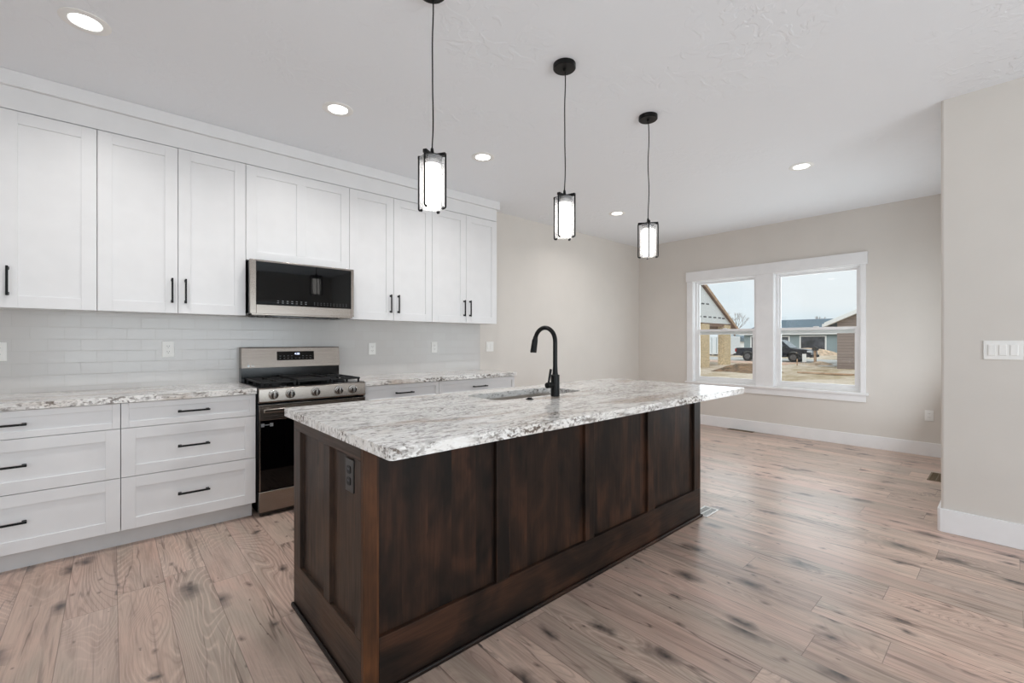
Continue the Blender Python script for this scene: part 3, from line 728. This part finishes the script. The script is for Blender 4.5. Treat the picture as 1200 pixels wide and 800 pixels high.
# end face towards the range aisle (faces -X)
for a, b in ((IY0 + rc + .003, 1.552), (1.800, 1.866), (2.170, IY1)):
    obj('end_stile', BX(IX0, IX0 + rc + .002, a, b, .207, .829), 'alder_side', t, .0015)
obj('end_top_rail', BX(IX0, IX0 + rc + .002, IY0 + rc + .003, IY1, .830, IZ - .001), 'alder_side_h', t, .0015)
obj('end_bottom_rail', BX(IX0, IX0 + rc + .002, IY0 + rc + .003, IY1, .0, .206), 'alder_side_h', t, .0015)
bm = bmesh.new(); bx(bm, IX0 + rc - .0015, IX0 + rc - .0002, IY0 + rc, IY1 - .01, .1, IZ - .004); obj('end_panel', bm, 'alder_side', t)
for a, b in ((IY0 + rc + .003, 1.552), (IY1 - .08, IY1)):
    obj('far_stile', BX(IX1 - rc - .002, IX1, a, b, 0, IZ - .001), 'alder', t, .0015)
obj('far_bottom_rail', BX(IX1 - rc - .002, IX1, 1.554, IY1 - .082, 0, .206), 'alder_h', t, .0015)
bm = bmesh.new(); s = .014
bx(bm, IX0 - s, IX1 + s, IY0 - s, IY0 - .0005, 0, .02); bx(bm, IX0 - s, IX0 - .0005, IY0, IY1, 0, .02); bx(bm, IX1 + .0005, IX1 + s, IY0, IY1, 0, .02)
obj('base_shoe', bm, 'alder_h', t, .006)
for i in range(4):                                          # cupboard doors on the sink side
    a = IX0 + .02 + i * .61; dd = shaker(a, a + .60, .11, .86, 0, fr=.06)
    bmesh.ops.rotate(dd, verts=dd.verts[:], cent=(a + .3, 0, 0), matrix=Matrix.Rotation(PI, 3, 'Z')); bmesh.ops.translate(dd, verts=dd.verts[:], vec=(0, IY1, 0))
    obj('door', dd, 'alder', t, .0012)
# black outlet let into the end face
t = thing('island_outlet', 'dark grey duplex outlet on the end of the island', 'outlet', (IX0 + rc - .002, 1.625, .752), -PI / 2); ORG[t.name] = Vector((0, 0, 0))
obj('cover_plate', BX(-.036, .036, -.007, .0, -.060, .060), 'greyplate', t, .002)
for s in (-1, 1):
    bm = bmesh.new(); extrude_poly(bm, [(px, -.007, s * .021 + pz) for px, pz in rrect(-.0165, .0165, -.0145, .0145, .008, 4)], (0, -.0025, 0))
    sk = obj('socket', bm, 'black', t)
    bm = bmesh.new()
    for dx in (-.006, .006): bx(bm, dx - .001, dx + .001, -.0102, -.0092, s * .021 - .001, s * .021 + .007)
    obj('slots', bm, 'mark', sk)
# slab
SX0, SX1, SY0, SY1 = .634, 3.36, 1.268, 2.41
HX0, HX1, HY0, HY1 = 1.60, 2.345, 1.905, 2.232
bm = bmesh.new()
hole = rrect(HX0, HX1, HY0, HY1, .06, 8)
prism(bm, rrect(SX0, SX1, SY0, SY1, .018, 5), .876, .914, [hole[::-1]])
tag(obj('countertop', bm, 'granite', None, .0045, 3), 'large veined granite slab on top of the dark island', 'countertop')
# sink
t = thing('kitchen_sink', 'stainless undermount sink set into the island slab', 'sink', ((HX0 + HX1) / 2, (HY0 + HY1) / 2, .66))
bm = bmesh.new()
def ring(pts, z): return [bm.verts.new((x, y, z)) for x, y in pts]
e = -.0015
o0 = ring(rrect(HX0 - .010, HX1 + .010, HY0 - .010, HY1 + .010, .065, 8), .8755); o1 = ring(rrect(HX0 - e, HX1 + e, HY0 - e, HY1 + e, .062, 8), .8755)
o2 = ring(rrect(HX0 - e, HX1 + e, HY0 - e, HY1 + e, .062, 8), .70); o3 = ring(rrect(HX0 + .02, HX1 - .02, HY0 + .02, HY1 - .02, .05, 8), .672)
for a, b in ((o0, o1), (o1, o2), (o2, o3)):
    for i in range(len(a)):
        f = bm.faces.new((a[i], a[(i + 1) % len(a)], b[(i + 1) % len(a)], b[i])); f.smooth = True
bm.faces.new(o3[::-1]); bw_ = obj('basin', bm, 'satin', t)
bw_.modifiers.new('solid', 'SOLIDIFY').thickness = -.0012
bm = bmesh.new(); lathe(bm, [(.045, 0), (.045, .003), (.03, .003), (.028, 0), (.001, 0)], ((HX0 + HX1) / 2, 2.12, .673), 28); obj('drain', bm, 'chrome', t)
# faucet
fx_, fy_ = 1.996, 1.842
t = thing('kitchen_faucet', 'matte black gooseneck faucet standing beside the island sink', 'faucet', (fx_, fy_, .914))
bm = bmesh.new(); cyl(bm, (fx_, fy_, .914), (fx_, fy_, 1.043), .0265, n=32); obj('body', bm, 'black', t, .002)
bm = bmesh.new(); pts = [(fx_, fy_, 1.04), (fx_, fy_, 1.06), (fx_, fy_, 1.10), (fx_, fy_, 1.15), (fx_, fy_, 1.20), (fx_, fy_, 1.235)]
R_ = .086
for i in range(1, 19):
    a = PI - i * (PI * .93) / 18; pts.append((fx_, fy_ + R_ + R_ * math.cos(a), 1.242 + R_ * math.sin(a)))
tube(bm, pts, [.018, .0155] + [.0135] * (len(pts) - 2), 20); obj('spout', bm, 'black', t)
ex, ey, ez = pts[-1]
bm = bmesh.new(); tube(bm, [(ex, ey - .002, ez + .012), (ex, ey, ez), (ex, ey + .004, ez - .012), (ex, ey + .018, ez - .085), (ex, ey + .018, ez - .088)], [.0145, .0155, .0185, .0205, .018], 20); obj('spray_head', bm, 'black', t)
bm = bmesh.new(); cyl(bm, (fx_ - .02, fy_, .982), (fx_ - .074, fy_, .982), .0175, n=24); obj('handle_hub', bm, 'black', t, .003)
bm = bmesh.new(); tube(bm, [(fx_ - .058, fy_, .995), (fx_ - .040, fy_ - .002, 1.078)], [.0065, .0075], 14); obj('lever', bm, 'black', t)
t = obj('air_switch_button', BX(0, 0.001, 0, .001, 0, .001), 'black'); bpy.data.objects.remove(t)
bm = bmesh.new(); lathe(bm, [(.0005, .010), (.013, .010), (.0145, .0085), (.0145, .004), (.022, .003), (.022, 0)], (1.772, 1.832, .914), 28)
tag(obj('air_switch_button', bm, 'black'), 'small round black button on the island slab beside the sink', 'button')

# ------------------------------------------------------------------ pendants
def pendant(label, x, y, rot):
    t = thing('pendant_light', label, 'pendant light', (0, 0, 0), 0, 'pendants over the island')
    bm = bmesh.new(); lathe(bm, [(.0005, ZC - .027), (.060, ZC - .027), (.064, ZC - .023), (.064, ZC), (.0005, ZC)], n=40); obj('canopy', bm, 'black', t)
    bm = bmesh.new(); cyl(bm, (0, 0, ZC - .040), (0, 0, ZC - .026), .008, .010); obj('strain_relief', bm, 'black', t)
    top = 2.082
    bm = bmesh.new(); n = 16; tube(bm, [(.004 * math.sin(i * .9), .003 * math.cos(i * .7) - .003, top + .02 + (ZC - .035 - top - .02) * i / n) for i in range(n + 1)], .0032, 8); obj('cord', bm, 'black', t)
    bm = bmesh.new()
    bx(bm, -.068, .068, -.009, .009, top - .020, top - .004); bx(bm, -.009, .009, -.068, .068, top - .0195, top - .0045)
    cyl(bm, (0, 0, top - .004), (0, 0, top + .024), .010, .006, 16); cyl(bm, (0, 0, top - .028), (0, 0, top - .012), .044, .044, 32)
    obj('top_frame', bm, 'black', t, .0015)
    for k in range(4):
        a = k * PI / 2; c_, s_ = math.cos(a), math.sin(a); bm = bmesh.new(); R_ = .067
        P_ = lambda r_, z: (c_ * r_, s_ * r_, z)
        tube(bm, [P_(R_, top - .014), P_(R_, top - .04), P_(R_, 1.86), P_(R_, 1.838), P_(R_ - .003, 1.834), P_(R_ - .011, 1.833)], .0042, 8)
        sphere(bm, P_(R_ - .013, 1.834), .0065, 10); obj('rod', bm, 'black', t)
    bm = bmesh.new(); lathe(bm, [(.055, 1.840), (.055, top - .022), (.0525, top - .022), (.0525, 1.840), (.055, 1.840)], n=48); obj('glass_shade', bm, 'shade', t)
    bm = bmesh.new(); lathe(bm, [(.0005, 1.845), (.035, 1.847), (.0375, 1.852), (.0375, 2.030), (.0005, 2.031)], n=36); obj('frosted_tube', bm, 'tube', t)
    bm = bmesh.new(); cyl(bm, (0, 0, 2.030), (0, 0, top - .026), .034, n=32); obj('lamp_socket', bm, 'chrome', t)
    t.location = (x, y, 0); t.rotation_euler = (0, 0, rot); return t
p1 = pendant('black caged glass pendant nearest the stove, above the near end of the island', 1.066, 1.729, math.radians(30))
dup(p1, (1.925, 1.705, 0), math.radians(12), 'black caged glass pendant hanging in the middle of the three over the island')
dup(p1, (2.804, 1.705, 0), math.radians(36), 'black caged glass pendant above the far end of the island, nearest the window')
# ------------------------------------------------------------------ recessed downlights
def downlight(label, x, y):
    t = thing('recessed_light', label, 'ceiling light', (x, y, ZC), 0, 'recessed ceiling lights')
    bm = bmesh.new(); lathe(bm, [(.098, 0), (.098, -.003), (.088, -.006), (.064, -.005), (.060, -.001)], (x, y, ZC), 48); obj('trim_ring', bm, 'plate', t)
    bm = bmesh.new(); lathe(bm, [(.061, -.0015), (.0005, -.0025)], (x, y, ZC), 48); obj('lens', bm, 'lens', t)
    d = bpy.data.lights.new('downlight_lamp', 'AREA'); d.shape = 'DISK'; d.size = .12; d.energy = P_CAN; d.color = (1, .98, .955); d.spread = math.radians(150)
    o = bpy.data.objects.new('downlight_lamp', d); COL.objects.link(o); o.parent = t; o.location = (0, 0, -.012)
for l_, x, y in (('round recessed ceiling light in the upper left corner above the drawers', -.099, 3.054), ('round recessed ceiling light in front of the microwave cabinet', 1.145, 3.059),
                 ('round recessed ceiling light beside the nearest pendant, near the right end of the wall cabinets', 2.368, 3.024), ('small distant recessed ceiling light between the middle and far pendants', 4.642, 3.252),
                 ('round recessed ceiling light above the floor in front of the window', 4.638, 1.271)):
    downlight(l_, x, y)
# ------------------------------------------------------------------ floor registers
def register(label, x0, x1, y0, y1, frame, slats_along_y=True):
    t = thing('floor_vent', label, 'vent', ((x0 + x1) / 2, (y0 + y1) / 2, 0))
    bm = bmesh.new(); w = .012
    bx(bm, x0, x1, y0, y0 + w, 0, .005); bx(bm, x0, x1, y1 - w, y1, 0, .005); bx(bm, x0, x0 + w, y0 + w, y1 - w, 0, .005); bx(bm, x1 - w, x1, y0 + w, y1 - w, 0, .005)
    obj('frame', bm, frame, t, .001)
    obj('duct', BX(x0 + w, x1 - w, y0 + w, y1 - w, .0, .0012), 'ventdark', t)
    bm = bmesh.new()
    if x1 - x0 < y1 - y0:
        y = y0 + w + .012
        while y < y1 - w - .008: bx(bm, x0 + w, x1 - w, y, y + .005, .001, .0045); y += .017
        bx(bm, (x0 + x1) / 2 - .003, (x0 + x1) / 2 + .003, y0 + w, y1 - w, .001, .0046)
    else:
        x = x0 + w + .012
        while x < x1 - w - .008: bx(bm, x, x + .005, y0 + w, y1 - w, .001, .0045); x += .017
        bx(bm, x0 + w, x1 - w, (y0 + y1) / 2 - .003, (y0 + y1) / 2 + .003, .001, .0046)
    obj('louvres', bm, frame, t)
register('white-framed floor vent at the far end of the island', 3.135, 3.335, 1.44, 1.55, 'plate')
register('dark floor vent below the window against the baseboard', 6.50, 6.585, 2.36, 2.70, 'ventbrown')
register('brown floor vent beside the corner of the projecting right wall', 5.46, 5.80, .40, .515, 'ventbrown')

# ------------------------------------------------------------------ outdoors
ZG = -.45
bm = bmesh.new(); nx, ny = 90, 80
def gh(x, y):
    k = max(0, min(1, (x - 22) / 30)); h = ZG + .16 * max(0, min(1, (x - 42) / 30))
    return h + (.03 * math.sin(x * 1.3 + y * .7) + .025 * math.sin(x * .6 - y * 1.9) if x < 39 else 0)
V = [[bm.verts.new((6.9 + (i / nx) ** 1.8 * 240, -30 + 140 * j / ny, gh(6.9 + (i / nx) ** 1.8 * 240, -30 + 140 * j / ny))) for j in range(ny + 1)] for i in range(nx + 1)]
for i in range(nx):
    for j in range(ny): bm.faces.new((V[i][j], V[i + 1][j], V[i + 1][j + 1], V[i][j + 1])).smooth = True
o = obj('ground', bm, 'ground'); o['kind'] = 'structure'
o = obj('street', BX(41.0, 48.5, -30, 95, ZG - .1, ZG + .055), 'road'); o['kind'] = 'structure'
o = obj('driveway', BX(36.0, 41.0, 3.2, 8.9, ZG - .1, ZG + .05), 'concrete'); o['kind'] = 'structure'
o = obj('gravel_strip', BX(36.5, 40.2, 11, 30, ZG - .1, ZG + .045), 'gravel'); o['kind'] = 'structure'
o = obj('far_yard', BX(-120, 6.7, -60, -4, ZG - .3, ZG - .1), 'ground'); o['kind'] = 'structure'
def mound(label, cx, cy, rx, ry, h, m, seed):
    random.seed(seed); bm = bmesh.new(); n = 26
    V = [[None] * (n + 1) for _ in range(n + 1)]
    for i in range(n + 1):
        for j in range(n + 1):
            u, v = -1 + 2 * i / n, -1 + 2 * j / n; d = min(1, math.hypot(u, v)); z = h * (1 - d * d) ** 1.3 * (1 + .25 * math.sin(7 * u + 3 * v + seed) + .12 * random.random())
            V[i][j] = bm.verts.new((cx + u * rx, cy + v * ry, ZG - .1 + z + .06 * (1 if d < .98 else 0)))
    for i in range(n):
        for j in range(n): bm.faces.new((V[i][j], V[i + 1][j], V[i + 1][j + 1], V[i][j + 1])).smooth = True
    tag(obj('dirt_mound', bm, m), label, 'dirt mound')
mound('low brown dirt mound in front of the dark pickup', 27.0, 10.1, 2.2, 1.9, .40, 'dirt', 3)
mound('pale dirt mound around the foot of the mailbox post', 37.5, 9.1, 1.1, 1.0, .28, 'dirt_pale', 5)
mound('pale dirt mound before the blue-grey house', 62.0, 16.5, 2.5, 4.5, .75, 'dirt_pale', 9)
# plank on the ground
bm = bmesh.new(); bx(bm, 27.0, 27.3, 5.2, 7.6, ZG + .03, ZG + .10); tag(obj('lumber_plank', bm, 'lumber', None, .01), 'long pale plank lying on the dirt below the brown building', 'plank')
# blue-grey house
t = thing('house', 'low blue-grey house with slate roof and white-framed windows across the street', 'house', (75, 20, ZG + .2))
HX = 72.0; hy0, hy1 = 8.0, 27.35; hz0, hz1 = -.35, 2.45
obj('walls', BX(HX, HX + 9, hy0, hy1, hz0, hz1), 'siding', t)
bm = bmesh.new(); e = .5
A = [(HX - e, hy0 - e, 2.40), (HX - e, hy1 + e, 2.40), (HX + 9 + e, hy1 + e, 2.40), (HX + 9 + e, hy0 - e, 2.40)]
B_ = [(HX + 4.2, hy0 + 2.0, 4.50), (HX + 4.2, hy1 - 2.0, 4.50)]
va = [bm.verts.new(p) for p in A]; vb = [bm.verts.new(p) for p in B_]
bm.faces.new((va[0], va[1], vb[1], vb[0])); bm.faces.new((va[1], va[2], vb[1])); bm.faces.new((va[2], va[3], vb[0], vb[1])); bm.faces.new((va[3], va[0], vb[0])); bm.faces.new(va)
obj('roof', bm, 'roof', t)
bm = bmesh.new(); bx(bm, HX - e - .06, HX - e, hy0 - e, hy1 + e, 2.22, 2.42); obj('gutter', bm, 'whitep', t)
def hwin(y0, y1, z0, z1):
    bm = bmesh.new(); w = .17
    bx(bm, HX - .08, HX, y0, y0 + w, z0, z1); bx(bm, HX - .08, HX, y1 - w, y1, z0, z1); bx(bm, HX - .08, HX, y0 + w, y1 - w, z1 - w, z1); bx(bm, HX - .08, HX, y0 + w, y1 - w, z0, z0 + w)
    if y1 - y0 > 2.8 and z0 > .05: bx(bm, HX - .07, HX, (y0 + y1) / 2 - .05, (y0 + y1) / 2 + .05, z0 + w, z1 - w)
    f = obj('window', bm, 'whitep', t); obj('pane', BX(HX - .03, HX - .01, y0 + w, y1 - w, z0 + w, z1 - w), 'darkwin', f)
hwin(16.76, 19.95, -.15, 2.08); hwin(21.16, 23.4, .15, 2.06); hwin(24.0, 26.43, .15, 2.06)
# distant house roofs, hills, tree
t = thing('house', 'tiny distant grey-roofed house left of the blue-grey house', 'house', (120, 47, 0))
obj('walls', BX(120, 130, 43.5, 51, -.4, 1.3), 'whitep', t)
bm = bmesh.new(); extrude_poly(bm, [(119.5, 43, 1.25), (119.5, 51.5, 1.25), (119.5, 47.3, 2.7)], (11, 0, 0)); obj('roof', bm, 'roof', t)
bm = bmesh.new(); pts = [(230, 20 + i * 8, -1) for i in range(16)]
top = [(230, 20 + i * 8, 2.6 + 1.6 * math.sin(i * .9) + 1.0 * math.sin(i * 2.3)) for i in range(16)]
extrude_poly(bm, pts + top[::-1], (12, 0, 0)); o = obj('hills', bm, 'hill'); o['kind'] = 'structure'
def tree(label, x, y, h, seed):
    random.seed(seed); t = thing('bare_tree', label, 'tree', (x, y, ZG)); bm = bmesh.new()
    tube(bm, [(x, y, ZG), (x, y, ZG + h * .3), (x + .1, y, ZG + h * .5)], [.22, .17, .12], 8); obj('trunk', bm, 'bark', t)
    bm = bmesh.new()
    def br(p, d, l, r, lev):
        q = p + d * l; tube(bm, [p, (p + q) / 2 + Vector((random.uniform(-.1, .1), random.uniform(-.1, .1), 0)) * l * .5, q], [r, r * .8, r * .6], 5)
        if lev < 4:
            for _ in range(3):
                nd = (d + Vector((random.uniform(-.7, .7), random.uniform(-.7, .7), random.uniform(-.1, .5)))).normalized(); br(q, nd, l * .72, r * .55, lev + 1)
    for _ in range(6):
        br(Vector((x, y, ZG + h * random.uniform(.28, .5))), Vector((random.uniform(-.7, .7), random.uniform(-.7, .7), 1)).normalized(), h * .2, .07, 1)
    obj('branches', bm, 'bark', t)
tree('bare leafless tree behind the unfinished house', 90, 35.9, 8.0, 4)
tree('bare leafless treetop showing above the blue-grey house roof', 95, 23.5, 6.6, 8)
# brown building
t = thing('house', 'brown-sided building with pale gable eave at the right of the window', 'house', (38, 5, ZG))
BXx = 33.6; bm = bmesh.new()
extrude_poly(bm, [(BXx, 7.27, ZG - .1), (BXx, 7.27, 2.45), (BXx, 2.3, 4.75), (BXx, -2.7, 2.45), (BXx, -2.7, ZG - .1)], (9, 0, 0)); obj('walls', bm, 'brownsiding', t)
sl = (4.75 - 2.45) / (7.27 - 2.3)
bm = bmesh.new()
for sgn, ye in ((1, 7.85), (-1, -3.25)):
    z_e = 2.45 - abs(ye - (7.27 if sgn > 0 else -2.7)) * sl + .05
    extrude_poly(bm, [(BXx - .4, ye, z_e), (BXx - .4, 2.3, 4.82), (BXx - .4, 2.3, 5.0), (BXx - .4, ye, z_e + .18)], (9.8, 0, 0))
obj('roof', bm, 'roof', t)
bm = bmesh.new()
for sgn, ye in ((1, 7.85), (-1, -3.25)):
    z_e = 2.45 - abs(ye - (7.27 if sgn > 0 else -2.7)) * sl + .05
    extrude_poly(bm, [(BXx - .44, ye, z_e - .06), (BXx - .44, 2.3, 4.76), (BXx - .44, 2.3, 5.0), (BXx - .44, ye, z_e + .19)], (.04, 0, 0))
    extrude_poly(bm, [(BXx - .40, ye, z_e - .05), (BXx - .40, 2.3, 4.77), (BXx - .40, 2.3, 4.82), (BXx - .40, ye, z_e)], (.40, 0, 0))
obj('fascia', bm, 'whitep', t)
obj('gutter', BX(BXx - .42, BXx + 9.2, 7.85, 7.97, 2.17, 2.34), 'whitep', t)
# unfinished house
t = thing('unfinished_house', 'half-built house with white-wrapped gable and strand-board porch columns', 'house', (30, 15, ZG))
UY = 13.7
obj('column', BX(32.55, 33.62, UY, UY + .45, ZG - .1, 2.42), 'osb', t); obj('column', BX(29.0, 30.22, UY, UY + .45, ZG - .1, 2.42), 'osb', t)
obj('column', BX(25.4, 26.5, UY, UY + .45, ZG - .1, 2.42), 'osb', t)
obj('porch_beam', BX(25.4, 33.7, UY + .05, UY + .4, 2.30, 2.52), 'shadowwood', t)
obj('porch_soffit', BX(25.4, 33.7, UY + .4, UY + 3.5, 2.42, 2.52), 'shadowwood', t)
rk = (5.02 - 2.22) / (34.18 - 29.02)
xa = 27.6; za = 5.02 + (29.02 - xa) * rk
bm = bmesh.new(); extrude_poly(bm, [(33.7, UY + .02, 2.50), (xa, UY + .02, za - .1), (xa - (33.7 - xa), UY + .02, 2.50)], (0, .15, 0)); gw = obj('gable_wall', bm, 'wrap', t)
bm = bmesh.new()
for x0, z in ((29.35, 2.90), (30.1, 2.90), (30.85, 2.90), (31.6, 2.90), (32.2, 2.88), (29.05, 3.76), (29.75, 3.77), (28.3, 3.76), (28.6, 2.9)):
    bx(bm, x0, x0 + .42, UY + .008, UY + .019, z - .045, z + .045)
obj('wrap_print', bm, 'wrapprint', gw)
bm = bmesh.new()
for sg in (1, -1):
    ex_ = xa + sg * (34.66 - xa); ze = za - (34.66 - xa) * rk
    extrude_poly(bm, [(xa, UY - .12, za + .06), (ex_, UY - .12, ze + .06), (ex_, UY - .12, ze + .22), (xa, UY - .12, za + .22)], (0, 8, 0))
obj('roof', bm, 'shadowwood', t)
bm = bmesh.new()
for sg in (1, -1):
    ex_ = xa + sg * (34.66 - xa); ze = za - (34.66 - xa) * rk
    extrude_poly(bm, [(xa, UY - .17, za + .02), (ex_, UY - .17, ze + .02), (ex_, UY - .17, ze + .24), (xa, UY - .17, za + .24)], (0, .05, 0))
obj('rake_board', bm, 'lumber', t)
# white trailer
t = thing('site_trailer', 'white box trailer seen between the strand-board columns', 'trailer', (54, 23, ZG))
obj('box', BX(52, 56, 21.7, 24.2, -.25, 1.85), 'trailer', t, .05)
bm = bmesh.new()
for y in (22.2, 22.75, 23.3, 23.75): bx(bm, 51.97, 52.0, y, y + .05, -.1, 1.7)
obj('door_seams', bm, 'siding', t)
bm = bmesh.new()
for x in (53.2, 54.6): cyl(bm, (x, 21.75, -.35), (x, 21.95, -.35), .2); cyl(bm, (x, 23.95, -.35), (x, 24.15, -.35), .2)
obj('wheels', bm, 'carblack', t)
# mailbox and sign
t = thing('mailbox', 'brown mailbox on a wooden post in a dirt mound', 'mailbox', (38.2, 9.6, ZG))
obj('post', BX(38.15, 38.29, 9.53, 9.67, ZG - .05, .62), 'lumber', t)
bm = bmesh.new(); A = [(38.0, 9.5 + .14 * math.cos(a), .72 + .13 * math.sin(a)) for a in [i * PI / 8 for i in range(9)]] + [(38.0, 9.36, .58), (38.0, 9.64, .58)]
A = [(38.0, 9.6 + .15 * math.cos(a), .72 + .13 * math.sin(a)) for a in [i * PI / 8 for i in range(9)]] + [(38.0, 9.45, .58), (38.0, 9.75, .58)]
extrude_poly(bm, A, (.5, 0, 0)); obj('box', bm, 'slot', t)
t = thing('yard_sign', 'small white yard sign on stakes in front of the pickup', 'sign', (38, 10.2, ZG))
obj('board', BX(38, 38.02, 10.10, 10.36, -.26, .33), 'whitep', t)
bm = bmesh.new(); bx(bm, 38.0, 38.02, 10.13, 10.16, ZG - .05, -.26); bx(bm, 38.0, 38.02, 10.3, 10.33, ZG - .05, -.26); obj('stake', bm, 'lumber', t)
o = obj('survey_stake', BX(36.0, 36.05, 10.10, 10.16, ZG - .05, .02), 'lumber'); tag(o, 'short pale wooden stake in the dirt near the pickup front wheel', 'stake')
# pickup truck: nose towards -Y, near side at X = TX
TX = 40.6; yR, yN = 16.16, 10.41; zg = ZG + .055 - .02
t = thing('pickup_truck', 'dark navy four-door pickup parked on the street', 'truck', (TX + 1, 13.3, ZG))
def S(s, z): return (yR - s, zg + z)      # s metres forward of the tail
def arch(c, r, z):
    return [(c - r * math.cos(a), max(z, .38 + r * math.sin(a)) if False else .40 + r * math.sin(a)) for a in [i * PI / 8 for i in range(9)]]
lowp = [(.05, .45), (.05, 1.08), (.08, 1.12), (1.75, 1.12), (1.78, 1.10), (4.20, 1.10), (5.35, 1.02), (5.62, .92), (5.68, .60), (5.66, .42)]
outer = lowp + [(5.15, .42)] + arch(4.47 + 0, .45, .4)[::-1][0:0]
outer = lowp + [(4.47 + .47 * math.cos(a), .40 + .47 * math.sin(a)) for a in [i * PI / 8 for i in range(9)]] + [(3.85, .38), (1.55, .38)] + [(1.0 + .47 * math.cos(a), .40 + .47 * math.sin(a)) for a in [i * PI / 8 for i in range(9)]] + [(.4, .45)]
def side(pts, xa, xb, m, nm, par=t, bev=.03):
    bm = bmesh.new(); extrude_poly(bm, [(xa,) + S(s, z) for s, z in pts], (xb - xa, 0, 0)); return obj(nm, bm, m, par, bev)
body = side(outer, TX, TX + 1.95, 'carpaint', 'body')
bm = bmesh.new()                                             # greenhouse, tapered inwards
cab = [(1.82, 1.08), (2.0, 1.72), (2.2, 1.80), (3.35, 1.80), (3.5, 1.76), (4.25, 1.10)]
A_ = [bm.verts.new((TX + .03 + (.16 if z > 1.3 else 0),) + S(s, z)) for s, z in cab]; B2 = [bm.verts.new((TX + 1.92 - (.16 if z > 1.3 else 0),) + S(s, z)) for s, z in cab]
bm.faces.new(A_); bm.faces.new(B2[::-1])
for i in range(len(cab)): bm.faces.new((A_[i], B2[i], B2[(i + 1) % len(cab)], A_[(i + 1) % len(cab)]))
obj('cab', bm, 'carpaint', t, .02)
def pane(pts, nm):
    bm = bmesh.new(); extrude_poly(bm, [(TX + .022 + (z - 1.08) * .235,) + S(s, z) for s, z in pts], (-.012, 0, 0)); obj(nm, bm, 'darkwin', t)
pane([(2.08, 1.16), (2.14, 1.66), (2.72, 1.70), (2.72, 1.16)], 'side_window'); pane([(2.80, 1.16), (2.80, 1.70), (3.36, 1.70), (3.98, 1.16)], 'side_window')
bm = bmesh.new(); extrude_poly(bm, [(TX + .22,) + S(3.56, 1.735), (TX + 1.72,) + S(3.56, 1.735), (TX + 1.86,) + S(4.24, 1.135), (TX + .09,) + S(4.24, 1.135)], (0, -.015, .012)); obj('windshield', bm, 'carglass', t)
for s in (1.0, 4.47):
    for xw in (TX - .01, TX + 1.70):
        bm = bmesh.new(); yy, zz = S(s, .39); cyl(bm, (xw, yy, zz), (xw + .26, yy, zz), .39, n=28); w = obj('wheel', bm, 'carblack', t, .03)
        bm = bmesh.new(); cyl(bm, (xw - .012, yy, zz), (xw + .01, yy, zz), .23, n=20); obj('rim', bm, 'rim', w)
side([(-.02, .78), (-.02, 1.05), (.12, 1.05), (.12, .78)], TX - .01, TX + .10, 'redlens', 'tail_light', bev=.01)
side([(5.42, .82), (5.42, .93), (5.66, .90), (5.70, .80)], TX - .01, TX + .35, 'clearlens', 'headlight', bev=.01)
side([(-.14, .45), (-.14, .62), (.06, .62), (.06, .45)], TX + .02, TX + 1.93, 'slot', 'rear_bumper', bev=.02)
side([(5.6, .38), (5.6, .62), (5.78, .60), (5.78, .42)], TX + .02, TX + 1.93, 'carblack', 'front_bumper', bev=.03)
side([(3.78, 1.12), (3.78, 1.28), (3.90, 1.28), (3.92, 1.12)], TX - .18, TX + .02, 'carblack', 'wing_mirror', bev=.02)
